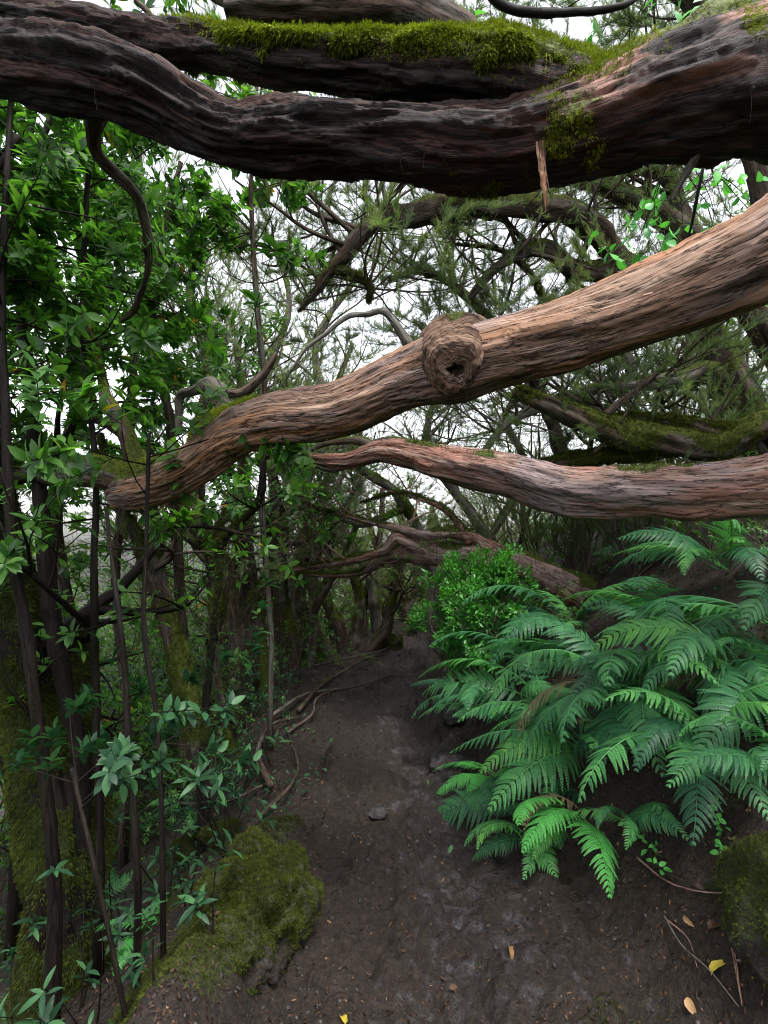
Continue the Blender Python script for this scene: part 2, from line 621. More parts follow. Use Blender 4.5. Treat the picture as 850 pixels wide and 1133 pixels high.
def ground_mat():
    m, N, L = new_mat('forest_soil')
    tc = N.new('ShaderNodeTexCoord')
    g = tc.outputs['Object']
    ms = attr(N, 'moss').outputs['Fac']
    pathf = attr(N, 'rnd').outputs['Fac']
    n1 = noise(N, L, g, 2.2, 6, 0.6)
    n2 = noise(N, L, g, 16, 8, 0.65)
    n3 = noise(N, L, g, 130, 6, 0.7)
    n5 = noise(N, L, g, 45, 5, 0.6)
    dirt = ramp(N, [(0.34, (.005, .0040, .0038)), (0.44, (.017, .0135, .013)), (0.53, (.040, .036, .038)), (0.68, (.098, .090, .098))])
    L.new(math_n(N, L, 'ADD', math_n(N, L, 'MULTIPLY', n2.outputs[0], 0.6), math_n(N, L, 'MULTIPLY', n1.outputs[0], 0.4)), dirt.inputs[0])
    wn_ = noise(N, L, g, 1.7, 5, 0.6, 0.4)
    wr = ramp(N, [(0.36, (0, 0, 0)), (0.50, (1, 1, 1))])
    L.new(wn_.outputs[0], wr.inputs[0])
    dirt_c = mixc(N, L, math_n(N, L, 'MULTIPLY', wr.outputs[0], math_n(N, L, 'MULTIPLY', math_n(N, L, 'SUBTRACT', pathf, 0.66), 4.5, True)), dirt.outputs[0], mixc(N, L, n2.outputs[0], (.075, .070, .080), (.34, .325, .36)))
    sx = N.new('ShaderNodeSeparateXYZ')
    L.new(attr(N, 'bark').outputs['Vector'], sx.inputs[0])
    n7 = noise(N, L, g, 30, 6, 0.65)
    rockc = ramp(N, [(0.3, (.018, .015, .015)), (0.5, (.060, .054, .054)), (0.7, (.145, .132, .134))])
    L.new(math_n(N, L, 'ADD', math_n(N, L, 'MULTIPLY', n7.outputs[0], 0.6), math_n(N, L, 'MULTIPLY', n2.outputs[0], 0.4)), rockc.inputs[0])
    sf = math_n(N, L, 'ADD', sx.outputs[0], math_n(N, L, 'MULTIPLY', math_n(N, L, 'SUBTRACT', n2.outputs[0], 0.5), 1.6))
    sf = math_n(N, L, 'MULTIPLY', math_n(N, L, 'SUBTRACT', sf, 0.25), 2.0, True)
    sf = math_n(N, L, 'MULTIPLY', sf, math_n(N, L, 'MULTIPLY', math_n(N, L, 'SUBTRACT', pathf, 0.5), 3.0, True))
    dirt_c = mixc(N, L, sf, dirt_c, rockc.outputs[0])
    grit = ramp(N, [(0.36, (.35, .35, .35)), (0.5, (.9, .9, .9)), (0.62, (1.25, 1.22, 1.2)), (0.72, (2.0, 1.9, 1.8))])
    L.new(n3.outputs[0], grit.inputs[0])
    c = mixc(N, L, 1.0, dirt_c, grit.outputs[0], 'MULTIPLY')
    hum = ramp(N, [(0.35, (.004, .003, .002)), (0.5, (.014, .009, .006)), (0.62, (.036, .022, .014)), (0.75, (.07, .05, .03))])
    L.new(math_n(N, L, 'ADD', math_n(N, L, 'MULTIPLY', n3.outputs[0], 0.5), math_n(N, L, 'MULTIPLY', n5.outputs[0], 0.5)), hum.inputs[0])
    pf = math_n(N, L, 'ADD', pathf, math_n(N, L, 'MULTIPLY', math_n(N, L, 'SUBTRACT', n2.outputs[0], 0.5), 1.2), True)
    pr = ramp(N, [(0.35, (0, 0, 0)), (0.6, (1, 1, 1))])
    L.new(pf, pr.inputs[0])
    c = mixc(N, L, pr.outputs[0], hum.outputs[0], c)
    mc = ramp(N, [(0.35, (.008, .010, .003)), (0.52, (.024, .031, .007)), (0.7, (.055, .066, .012))])
    L.new(n3.outputs[0], mc.inputs[0])
    mf = math_n(N, L, 'ADD', ms, math_n(N, L, 'MULTIPLY', math_n(N, L, 'SUBTRACT', n5.outputs[0], 0.5), 1.4))
    mf = math_n(N, L, 'MULTIPLY', math_n(N, L, 'SUBTRACT', mf, 0.4), 4.0, True)
    c = mixc(N, L, mf, c, mc.outputs[0])
    b = N.new('ShaderNodeBsdfPrincipled')
    L.new(c, b.inputs['Base Color'])
    rg = ramp(N, [(0.35, (.50, .50, .50)), (0.6, (.85, .85, .85))])
    L.new(n2.outputs[0], rg.inputs[0])
    L.new(rg.outputs[0], b.inputs['Roughness'])
    b.inputs['Specular IOR Level'].default_value = 0.35
    bp = N.new('ShaderNodeBump')
    bp.inputs['Strength'].default_value = 0.9
    bp.inputs['Distance'].default_value = 0.018
    h = math_n(N, L, 'ADD', math_n(N, L, 'MULTIPLY', n3.outputs[0], 0.5), n5.outputs[0])
    L.new(h, bp.inputs['Height'])
    L.new(bp.outputs[0], b.inputs['Normal'])
    o = N.new('ShaderNodeOutputMaterial')
    L.new(b.outputs[0], o.inputs[0])
    return m


M['ground'] = ground_mat()

# ---------------------------------------------------------------- ground sheet
def moss_on_ground(x, y):
    z, u, tr, tl, hw = base_height(x, y)
    q = np.stack([x, y, 0 * x], -1)
    n = fbm(q * 2.5, 3, 77)
    m = 0.9 * sstep(.05, .18, tl) * sstep(.75, .45, tl) * sstep(1.7, 1.95, y) * sstep(3.5, 2.9, y)
    m = m + sstep(.1, .5, tl) * sstep(0.05, .35, n + 0.08) * 0.75
    m = m + 0.9 * sstep(.22, .34, tr) * sstep(2.6, 2.2, y) * sstep(-.25, .15, n)
    m = m + sstep(.4, 1.0, tr) * sstep(.15, .45, n) * 0.6
    # a faint green stain on the worn rock of the path
    m = m + 0.42 * sstep(0.25, 0.45, u) * sstep(.15, .0, tr) * sstep(1.6, 1.9, y) * sstep(2.9, 2.5, y) * sstep(0, .3, n)
    return np.clip(m, 0, 1)


def build_ground():
    n = 660
    u = np.linspace(-1, 1, n)
    a, b = 0.52, 7.0
    gx = 0.2 + a * np.sinh(b * u)
    v = np.linspace(-0.75, 1, n)
    gy = 2.3 + a * np.sinh(b * v)
    X, Y = np.meshgrid(gx, gy)
    Z = ground_z(X, Y)
    far = np.sqrt(X ** 2 + Y ** 2)
    V = np.stack([X, Y, Z], -1).reshape(-1, 3)
    k = (np.arange(n - 1)[:, None] * n + np.arange(n - 1)[None]).reshape(-1)
    F = np.stack([k, k + 1, k + n + 1, k + n], -1)
    _, uu, tr, tl, hw = base_height(X, Y)
    pf = np.where(tr > 0, 1 - sstep(-.08, .16, tr), 1 - sstep(-.10, .08, tl)) * (1 - .50 * np.clip(np.abs((uu - .12) / (hw * .8)), 0, 1) ** 2)
    mo = moss_on_ground(X, Y)
    sm, sid, stl = slabs(X, Y)
    slab = np.stack([sm * (.55 + .45 * sid), sid, 0 * sm], -1)
    MB().add(V, F, rnd=pf.reshape(-1), moss=mo.reshape(-1), bark=slab.reshape(-1, 3)).build('ground', M['ground'])
    o = bpy.data.objects['ground']
    tag(o, kind='structure')


build_ground()

# ---------------------------------------------------------------- leaf prototypes
def leaf_proto(w=0.36, droop=0.25, fold=0.12):
    xs = [0.0, 0.22, 0.48, 0.75, 1.0]
    ws = [0.0, 0.7, 1.0, 0.72, 0.0]
    V, F = [], []
    for x, ww in zip(xs, ws):
        z = -droop * x * x
        V.append((x, 0, z))
    L_, R_ = [], []
    for i in (1, 2, 3):
        x = xs[i]
        z = -droop * x * x + fold * ws[i] * w
        V.append((x, w / 2 * ws[i], z)); L_.append(len(V) - 1)
        V.append((x, -w / 2 * ws[i], z)); R_.append(len(V) - 1)
    for S in (L_, R_):
        F += [(0, 1, S[0]), (1, 2, S[1]), (1, S[1], S[0]), (2, 3, S[2]), (2, S[2], S[1]), (3, 4, S[2])]
    V, F = np.array(V), np.array(F)
    F[6:] = F[6:][:, ::-1]
    return V, F


LEAF = leaf_proto(0.42, 0.2, 0.1)
LEAF_NARROW = leaf_proto(0.27, 0.3, 0.1)
LEAF_ROUND = leaf_proto(0.62, 0.25, 0.14)
# a small leaf: two quads folded on the midrib, as triangles
SMALL = (np.array([(0, 0, 0), (.5, .22, .03), (1, 0, -.12), (.5, -.22, .03), (.5, 0, -.04)]), np.array([(0, 4, 1), (4, 2, 1), (0, 3, 4), (4, 3, 2)]))


def sprig_proto(seed, nb=15):
    rs = np.random.RandomState(seed)
    V, F = [], []
    for i in range(nb):
        t = rs.uniform(0, .75)
        az = rs.uniform(0, 6.28)
        spread = rs.uniform(.10, .26)
        ln = rs.uniform(.28, .5)
        b = np.array([t, 0, 0])
        d = nz([1.0, math.cos(az) * spread * 2.2, math.sin(az) * spread * 2.2])
        s = nz(np.cross(d, [math.sin(az), .3, math.cos(az)])) * 0.013
        k = len(V)
        V += [b - s, b + s, b + d * ln * .6 + s * .8, b + d * ln]
        F += [(k, k + 1, k + 2), (k, k + 2, k + 3)]
    return np.array(V), np.array(F)


SPRIG = sprig_proto(3)
TUFT_V, TUFT_F = [], []
_rs = np.random.RandomState(5)
for _i in range(6):
    _a = _rs.uniform(0, 6.28)
    _t = _rs.uniform(.2, .9)
    _d = nz([math.cos(_a) * _t, math.sin(_a) * _t, 1])
    _s = nz(np.cross(_d, [0.2, .1, 1])) * .09
    _b = np.array([math.cos(_a), math.sin(_a), 0]) * .25
    _k = len(TUFT_V)
    TUFT_V += [_b - _s, _b + _s, _b + _d * _rs.uniform(.7, 1.1)]
    TUFT_F += [(_k, _k + 1, _k + 2)]
TUFT = (np.array(TUFT_V), np.array(TUFT_F))


def moss_tufts(mb, V, N, mask, n, size, hang=0.3, seed=0, jit=0.006):
    rs = np.random.RandomState(seed)
    p = np.clip(mask, 0, None)
    if p.sum() <= 0:
        return
    idx = rs.choice(len(V), n, p=p / p.sum())
    T = V[idx] + rs.randn(n, 3) * jit
    Nn = nz(N[idx] + rs.randn(n, 3) * .25 + np.array([0, 0, -hang * 2]) * (1 - np.clip(N[idx][:, 2:3], 0, 1)))
    X = np.cross(Nn, rs.randn(n, 3))
    X = nz(X)
    Mx = np.stack([X, np.cross(Nn, X), Nn], -1)
    stamp(mb, TUFT[0], TUFT[1], Mx, T - Nn * .002, size * rs.uniform(.5, 1.3, n), rnd=np.clip(rs.rand(n) * .6 + .4 * np.clip(fbm(T * 9, 2, 4) + .5, 0, 1), 0, 1))


# ================================================================= HERO LOGS
def spec(rows, n_per=40):
    """rows of (px, py, depth, width_px) -> world points and radii"""
    pts = [P(a, b, d) for a, b, d, w in rows]
    rad = [w / 2 * d / F_PX for a, b, d, w in rows]
    c = catmull(np.hstack([np.array(pts), np.array(rad)[:, None]]), n_per)
    return c[:, :3], c[:, 3]


def top_moss(cx=None, thr=0.2, k=1.0, lo=None, hi=None, seed=0):
    def f(V, N):
        n = fbm(V * 4.0, 3, 60 + seed)
        m = sstep(thr, thr + .5, N[:, 2] + n * .7) * k
        if lo is not None:
            # limit to a stretch of x
            m = m * sstep(lo, lo + .25, V[:, 0] + n * .1) * sstep(hi, hi - .25, V[:, 0] + n * .1)
        return m
    return f


def scatter_dead_shreds(mb, V, N, T_dir, n, seed, ln=(.02, .07)):
    """peeling slivers of bark standing off the surface"""
    rs = np.random.RandomState(seed)
    idx = rs.choice(len(V), n)
    for i in idx:
        t = nz(T_dir + rs.randn(3) * .15)
        s = nz(np.cross(N[i], t))
        l = rs.uniform(*ln)
        w = rs.uniform(.0007, .0022)
        p = V[i] - N[i] * .001
        q = [p - s * w, p + s * w, p + t * l * .5 + s * w * .8 + N[i] * rs.uniform(.002, .006), p + t * l * .5 - s * w * .8 + N[i] * .004,
             p + t * l + N[i] * rs.uniform(.004, .014) + s * w * .2, p + t * l - s * w * .3 + N[i] * .007]
        b = np.array([[.03, .01, .5 * rs.rand()]] * 6) + np.array(q) * .2
        mb.add(q, np.array([[0, 1, 2, 3], [3, 2, 4, 5]]), bark=b)


# ---- log 1 : dark wet log across the top of the view
o1 = P(1500, 520, 2.6)
T1 = empty('leaning_tree', o1, 'thick dark wet tree limb with bright moss on top, arching highest over the path', 'tree')
tr = MB()
main = [(1560, 560, 2.9, 190), (1280, 300, 2.4, 175), (1030, 120, 2.05, 165), (850, 93, 1.95, 152), (735, 112, 1.9, 128), (625, 148, 1.9, 100), (540, 163, 1.92, 84),
        (450, 157, 1.95, 84), (370, 152, 1.97, 76), (300, 155, 2.0, 70), (255, 152, 2.0, 62), (215, 134, 2.0, 62), (165, 106, 2.0, 74), (100, 86, 2.0, 74), (0, 68, 2.05, 66), (-90, 50, 2.1, 70), (-300, 10, 2.4, 80), (-520, -60, 2.9, 60)]
p, r = spec(main, 56)
mA = lambda V, N: np.clip(top_moss(thr=.35, lo=.55, hi=1.35, k=.8, seed=1)(V, N) + .55 * sstep(.0, .5, fbm(V * 5, 3, 91)) * sstep(.25, .6, V[:, 0]) * sstep(1.25, .9, V[:, 0]), 0, 1)
V1, N1 = tube(tr, p, r, 140, ridge=.015, fine=.003, seed=1, flute=.24, lump=.15, mossy=mA)
qq = tr.A['bark'][-1]
peel = fbm(qq * np.array([14, 14, 2.6]), 3, 71)
far_ = sstep(.50, .72, V1[:, 0]) * sstep(2.2, 1.5, V1[:, 0])
tr.A['rnd'][-1] = np.clip(sstep(-.04, .10, peel) * far_ * sstep(-.55, .0, N1[:, 2]), 0, 1).reshape(-1, 1) if len(peel) == len(V1) else np.zeros((len(qq), 1))
tr.used.add('rnd')
T1k = tr.build('trunk', M['bark_wet'], T1, o1)
lb = MB()
upper = [(700, 128, 1.93, 60), (640, 112, 1.93, 84), (565, 88, 1.92, 84), (500, 80, 1.94, 76), (450, 75, 1.96, 64), (385, 72, 1.98, 58), (330, 67, 2.0, 56), (285, 62, 2.05, 52), (235, 53, 2.1, 46), (190, 50, 2.15, 44), (150, 42, 2.2, 42), (80, 28, 2.25, 38), (0, 16, 2.35, 36), (-120, 10, 2.5, 40)]
p, r = spec(upper, 44)
mB = lambda V, N: np.clip(sstep(.05, .5, N[:, 2] + .6 * fbm(V * 6, 3, 12)) * sstep(-.75, -.2, V[:, 0]) + .35 * sstep(.1, .4, fbm(V * 7, 3, 13)), 0, 1)
V2, N2 = tube(lb, p, r, 110, ridge=.012, fine=.0025, seed=2, flute=.12, lump=.12, mossy=mB)
T1l = lb.build('limb', M['bark_wet'], T1, o1)
ms = MB()
k2 = sstep(-.25, .6, N2[:, 2] + .6 * fbm(V2 * 7, 3, 12)) * sstep(-.95, -.3, V2[:, 0]) * sstep(.95, .75, V2[:, 0])
k2 = k2 * sstep(-.35, .1, fbm(V2 * 11, 3, 18) + N2[:, 2] * .4)
moss_tufts(ms, V2, N2, k2, 26000, .013, .6, 1)
moss_tufts(ms, V2, N2, k2 * sstep(.3, -.4, N2[:, 2]) * sstep(-.05, .3, fbm(V2 * 14, 2, 19)), 7000, .027, 1.6, 21)
moss_tufts(ms, V2, N2, sstep(.0, .4, fbm(V2 * 9, 3, 14)) * sstep(-.75, -.35, V2[:, 0]) * sstep(-.6, .1, N2[:, 2]), 6000, .016, .9, 2)
ms.build('moss', M['moss'], T1l, o1, smooth=False)
ms = MB()
k1 = sstep(.2, .9, N1[:, 2] + .4 * fbm(V1 * 7, 3, 15)) * sstep(.45, .6, V1[:, 0]) * sstep(1.0, .75, V1[:, 0])
moss_tufts(ms, V1, N1, k1, 4500, .012, .4, 3)
k1 = sstep(.15, .5, fbm(V1 * 6, 3, 16)) * sstep(.2, .6, V1[:, 0]) * sstep(1.3, 1.1, V1[:, 0])
moss_tufts(ms, V1, N1, k1, 6000, .012, .7, 4)
ms.build('moss', M['moss'], T1k, o1, smooth=False)
# hanging strip of peeling bark and the hanging fringe
sh = MB()
for dx_, w_, y1, sd in ((0, 4.5, 236, 5), (4, 3, 214, 6), (-4, 2.5, 200, 7), (2, 2, 228, 8)):
    p, r = spec([(596 + dx_, 122, 1.83, w_), (597 + dx_, 150, 1.80, w_ * 1.3), (600 + dx_ * .6, 185, 1.79, w_ * 1.4), (602 + dx_ * .8, (185 + y1) / 2, 1.79, w_), (604 + dx_, y1, 1.8, .6)], 12)
    tube(sh, p, r, 9, ridge=.001, fine=.0008, seed=sd, flute=.5, lump=.4)
sh.build('bark_strip', M['bark_red'], T1k, o1)
hf = MB()
rs = np.random.RandomState(8)
low = np.where((N1[:, 2] < -.35) & (V1[:, 0] > -1.4) & (V1[:, 0] < 1.6))[0]
for i in rs.choice(low, 110):
    q = V1[i]
    L = rs.uniform(.01, .05) if rs.rand() < .9 else rs.uniform(.06, .13)
    pp = np.array([q + N1[i] * -.003, q + np.array([rs.randn() * .003, rs.randn() * .003, -L * .5]), q + np.array([rs.randn() * .01, rs.randn() * .008, -L])])
    tube(hf, catmull(pp, 4), np.linspace(.0012, .0004, 9), 3, cap=False)
tag(hf.build('fringe', M['bark_black'], T1k, o1), kind='stuff')
# grey limb higher up, behind the log
gl = MB()
p, r = spec([(250, 8, 2.5, 20), (300, 8, 2.5, 34), (380, 8, 2.55, 40), (440, 12, 2.55, 48), (490, 28, 2.5, 44), (530, 52, 2.4, 36), (560, 80, 2.2, 30)], 30)
V, N_ = tube(gl, p, r, 48, ridge=.007, fine=.002, seed=6, flute=.2, lump=.15, mossy=top_moss(thr=.6))
p, r = spec([(430, 10, 2.5, 30), (470, -30, 2.7, 26), (520, -90, 3.0, 20)], 16)
tube(gl, p, r, 24, ridge=.005, seed=7, flute=.2)
p, r = spec([(300, 5, 2.5, 26), (250, -5, 2.6, 24), (200, -40, 2.8, 20), (120, -120, 3.1, 14)], 16)
tube(gl, p, r, 24, ridge=.005, seed=7, flute=.2)
gl.build('upper_limb', M['bark_grey'], T1, o1)

# ---- log 2 : big red-brown limb with the burl
o2 = P(160, 535, 2.75)
T2 = empty('leaning_tree', o2, 'bare reddish brown twisted limb with a large round burl, slanting across the path', 'tree')
tr = MB()
rows = [(130, 548, 2.85, 30), (150, 540, 2.78, 48), (180, 531, 2.7, 48), (215, 514, 2.6, 49), (262, 480, 2.45, 53), (310, 463, 2.3, 55), (350, 457, 2.2, 56), (390, 448, 2.1, 56), (440, 425, 2.0, 63), (475, 412, 1.93, 72),
        (508, 402, 1.87, 82), (545, 391, 1.82, 74), (580, 382, 1.78, 74), (620, 372, 1.72, 78), (680, 353, 1.65, 82), (740, 330, 1.58, 90), (800, 303, 1.52, 98), (860, 270, 1.46, 108), (950, 205, 1.4, 118), (1100, 80, 1.35, 130), (1300, -120, 1.4, 140)]
p, r = spec(rows, 50)
V3, N3 = tube(tr, p, r, 150, ridge=.0065, fine=.0016, seed=11, flute=.13, lump=.08, twist=.5, mossy=lambda V, N: np.clip(sstep(-.95, -1.15, V[:, 0] + .1 * fbm(V * 8, 2, 5)) * .9 * sstep(-.2, .6, N[:, 2]), 0, 1))
vis = V3[:, 0] < 1.3
scatter_dead_shreds(tr, V3[vis], N3[vis], nz(p[300] - p[600]), 160, 3, (.01, .035))
tr.build('trunk', M['bark_red'], T2, o2)


def burl(mb, c, axis, R0, H, seed, hole=.30, squash=(1, 1)):
    """a knob with rings of bark winding round a dark hollow"""
    axis = nz(axis)
    X = nz(np.cross([0, 0, 1.0], axis))
    Y = np.cross(axis, X)
    nr, na = 90, 140
    t = np.linspace(0, 1, nr)
    prof_r = np.where(t < .16, hole * (t / .16) ** .7, hole + (1 - hole) * np.sin(np.clip((t - .16) / .84, 0, 1) * math.pi / 2) ** .9) + .24 * np.clip((t - .80) / .20, 0, 1) ** 2
    prof_z = np.where(t < .16, .66 + .29 * (t / .16) ** 1.5, .95 + .05 * np.sin((t - .16) * 6) - 1.05 * ((t - .16) / .84) ** 2.6)
    a = np.linspace(0, 2 * math.pi, na, endpoint=False)
    pr = prof_r[:, None] * (1 + .07 * np.sin(a * 2 + 1)[None] + .06 * np.sin(a * 3)[None] + .05 * np.sin(a * 5 + 2)[None] * (1 - prof_r[:, None]))
    dn = np.array([0, 0, -1.0]) - axis * np.dot([0, 0, -1.0], axis)
    dn = nz(dn) * R0 * .34
    vec = np.stack([prof_r[:, None] * R0 * 1.4 + 0 * a[None], prof_z[:, None] * H + 0 * a[None], np.sin(a)[None] * .05 + 0 * t[:, None]], -1)
    vec = vec + .012 * np.stack([np.sin(a * 2 + 1)[None] + 0 * t[:, None], np.cos(a * 3)[None] + 0 * t[:, None], 0 * a[None] + 0 * t[:, None]], -1)
    spir = .030 * (np.cos(a - 1.0)[None] + .5 * np.sin(2 * a)[None])
    vec = vec + np.stack([spir + 0 * t[:, None], .6 * spir + 0 * t[:, None], 0 * a[None] + 0 * t[:, None]], -1)
    pr = pr * (1 + (.38 * np.sin(a + .8) + .22 * np.sin(2 * a + 2) + .12 * np.sin(5 * a))[None] * np.exp(-((prof_r[:, None] - hole) / .22) ** 2) * (prof_r[:, None] > 0))
    rings = fbm(vec * np.array([38, 38, 20]) + np.stack([np.cos(a), np.sin(a), 0 * a], -1)[None] * .8, 3, seed)
    bump = rings * .007 + .006 * fbm(np.stack([np.cos(a)[None] * prof_r[:, None] * 3, np.sin(a)[None] * prof_r[:, None] * 3, prof_z[:, None] + 0 * a[None]], -1) * 2, 3, seed + 2)
    rr = pr * R0 + bump
    zz = prof_z[:, None] * H + bump * .7 + 0 * a[None]
    V = c + rr[..., None] * (np.cos(a)[None, :, None] * X * squash[0] + np.sin(a)[None, :, None] * Y * squash[1]) + zz[..., None] * axis
    V = V + dn * (1 - prof_r[:, None, None]) * sstep(0, .6, prof_z)[:, None, None]
    V = V.reshape(-1, 3)
    k = np.arange(nr - 1)[:, None] * na
    j = np.arange(na)[None]
    F = np.stack([k + j, k + na + j, k + na + (j + 1) % na, k + (j + 1) % na], -1).reshape(-1, 4)
    bk = np.stack([prof_r[:, None] * R0 * 1.4 + 0 * a[None], prof_z[:, None] * H + 0 * a[None], a[None] * R0 * .5 + 0 * t[:, None]], -1).reshape(-1, 3) + 7.7
    tn = nz(V - c)
    m = sstep(.75, 1.1, tn[:, 2] + .3 * fbm(V * 12, 2, 3)) * .6
    mb.add(V, F, bark=bk, moss=m)
    # dark floor of the hollow
    mb.add(np.vstack([V[:na], c + axis * H * .74 + dn * .7]), np.stack([np.arange(na), (np.arange(na) + 1) % na, np.full(na, na)], -1), bark=np.vstack([bk[:na], bk[:1]]))


bm_ = MB()
bc = P(504, 394, 1.86)
burl(bm_, bc, P(478, 470, 1.0) - bc, .106, .165, 4, hole=.20, squash=(.95, 1.15))
bm_.build('burl', M['bark_burl'], T2, o2)
# dark root-end limbs beyond the thin end, mossy stub, branch rising from it
lb = MB()
allv = []
for i, (rows, sd) in enumerate([
    ([(160, 535, 2.76, 40), (110, 522, 2.8, 32), (60, 524, 2.95, 24), (0, 528, 3.1, 20), (-120, 540, 3.4, 18)], 3),
    ([(222, 498, 2.62, 22), (232, 478, 2.62, 34), (262, 462, 2.6, 28), (292, 452, 2.55, 20)], 4),
    ([(150, 520, 2.8, 20), (140, 480, 2.85, 18), (118, 440, 2.9, 14), (110, 400, 3.0, 10), (95, 350, 3.1, 7)], 5),
    ([(170, 515, 2.85, 12), (150, 498, 2.9, 9), (120, 470, 3.0, 8), (95, 462, 3.1, 6)], 6)]):
    p, r = spec(rows, 24)
    allv.append(tube(lb, p, r, 36, ridge=.005, fine=.002, seed=sd, flute=.2, lump=.2, mossy=top_moss(thr=.1)))
T2l = lb.build('limb', M['bark_grey'], T2, o2)
ms = MB()
moss_tufts(ms, allv[1][0], allv[1][1], sstep(0, .7, allv[1][1][:, 2]), 3500, .014, .4, 5)
moss_tufts(ms, V3, N3, sstep(.2, .8, N3[:, 2]) * sstep(-.92, -1.1, V3[:, 0]), 1600, .011, .4, 6)
moss_tufts(ms, allv[0][0], allv[0][1], sstep(0, .7, allv[0][1][:, 2]), 1500, .012, .4, 7)
ms.build('moss', M['moss'], T2l, o2, smooth=False)
gb = MB()
for rows, sd in [([(250, 462, 2.75, 16), (243, 440, 2.8, 22), (232, 425, 2.85, 18), (215, 432, 2.9, 10), (200, 440, 3.0, 8), (198, 480, 3.0, 7)], 3),
                 ([(243, 436, 2.8, 12), (270, 432, 2.8, 10), (290, 415, 2.8, 9), (305, 392, 2.8, 6)], 4)]:
    p, r = spec(rows, 16)
    tube(gb, p, r, 20, ridge=.004, seed=sd, flute=.25, lump=.25)
gb.build('dead_branch', M['bark_grey'], T2, o2)

# ---- log 3 : the lower limb
o3 = P(1330, 590, 3.1)
T3 = empty('leaning_tree', o3, 'pinkish grey weathered limb lying level over the ferns, lower than the burled limb', 'tree')
tr = MB()
rows = [(1400, 600, 3.2, 90), (1200, 560, 2.9, 82), (1000, 530, 2.65, 78), (900, 530, 2.6, 74), (850, 537, 2.6, 68), (780, 543, 2.65, 62), (700, 543, 2.75, 58), (630, 543, 2.85, 54), (570, 528, 3.0, 48), (510, 516, 3.15, 42),
        (460, 504, 3.3, 32), (420, 500, 3.4, 22), (385, 510, 3.5, 17), (345, 508, 3.65, 10), (318, 500, 3.8, 6), (290, 508, 4.0, 3)]
p, r = spec(rows, 44)
V4, N4 = tube(tr, p, r, 120, ridge=.0075, fine=.002, seed=21, flute=.14, lump=.10, twist=.2, mossy=lambda V, N: .8 * sstep(.3, .9, N[:, 2]) * sstep(.15, .45, fbm(V * 4, 2, 6)))
scatter_dead_shreds(tr, V4, N4, nz(p[100] - p[300]), 250, 4, (.012, .05))
T3k = tr.build('trunk', M['bark_pink'], T3, o3)
lb = MB()
for rows, sd in [([(420, 500, 3.42, 14), (400, 488, 3.5, 10), (365, 490, 3.6, 7), (340, 500, 3.7, 5), (315, 520, 3.8, 3)], 2),
                 ([(390, 510, 3.5, 10), (370, 520, 3.55, 6), (350, 516, 3.6, 4)], 3), ([(470, 505, 3.3, 12), (455, 492, 3.4, 9), (430, 486, 3.5, 6), (400, 492, 3.6, 4)], 3)]:
    p, r = spec(rows, 12)
    tube(lb, p, r, 14, ridge=.003, seed=sd, flute=.2, lump=.2, mossy=top_moss(thr=.3))
lb.build('branch', M['bark_grey'], T3, o3)
ms = MB()
moss_tufts(ms, V4, N4, sstep(.4, .9, N4[:, 2]) * sstep(.1, .4, fbm(V4 * 4, 2, 6)), 2500, .011, .3, 7)
ms.build('moss', M['moss_dull'], T3k, o3, smooth=False)

# ================================================================= branch growing
def grow(rs, p, d, L, r, lvl, maxl, out, tips, step=.12, wig=.25, up=.04, nch=(4, 6), ratio=(.45, .7), spread=.9):
    n = max(4, int(L / step))
    pts = [np.array(p, float)]
    d = nz(d)
    w = rs.randn(3) * wig
    for i in range(n):
        w = w * .75 + rs.randn(3) * wig * .45
        d = nz(d + w * .5 + np.array([0, 0, up]))
        pts.append(pts[-1] + d * (L / n))
    pts = np.array(pts)
    t = np.linspace(0, 1, n + 1)
    rad = np.maximum(r * (1 - .68 * t), .0016)
    out.append((pts, rad, lvl))
    if lvl >= maxl:
        tips.append(pts)
        return
    k = rs.randint(nch[0], nch[1] + 1)
    for c in range(k):
        tt = rs.uniform(.3, 1.0) if c else 1.0
        i = min(n, int(tt * n))
        dd = nz(pts[i] - pts[i - 1])
        side = nz(np.cross(dd, rs.randn(3)))
        nd = nz(dd * rs.uniform(.4, 1.0) + side * spread * rs.uniform(.6, 1.2))
        grow(rs, pts[i], nd, L * rs.uniform(*ratio), rad[i] * rs.uniform(.55, .8), lvl + 1, maxl, out, tips, step * .75, wig, up, nch, ratio, spread)


def limb_moss(thr=.1, k=.8, seed=0):
    return lambda V, N: k * sstep(thr, thr + .5, N[:, 2] * .7 + fbm(V * 3, 2, 50 + seed))


def wood(mb, out, seg=(12, 8, 5, 4, 3), seed=0, moss=.8, thr=0.0):
    for i, (pts, rad, lvl) in enumerate(out):
        if lvl <= 1:
            c = catmull(np.hstack([pts, rad[:, None]]), 3)
            tube(mb, c[:, :3], c[:, 3], seg[lvl], flute=.25, lump=.25, seed=(seed + i) % 37, mossy=limb_moss(thr, moss, seed))
        else:
            tube(mb, pts, rad, seg[min(lvl, 4)], seed=i % 11, cap=False, mossy=limb_moss(thr, moss, seed) if lvl < 3 else None)


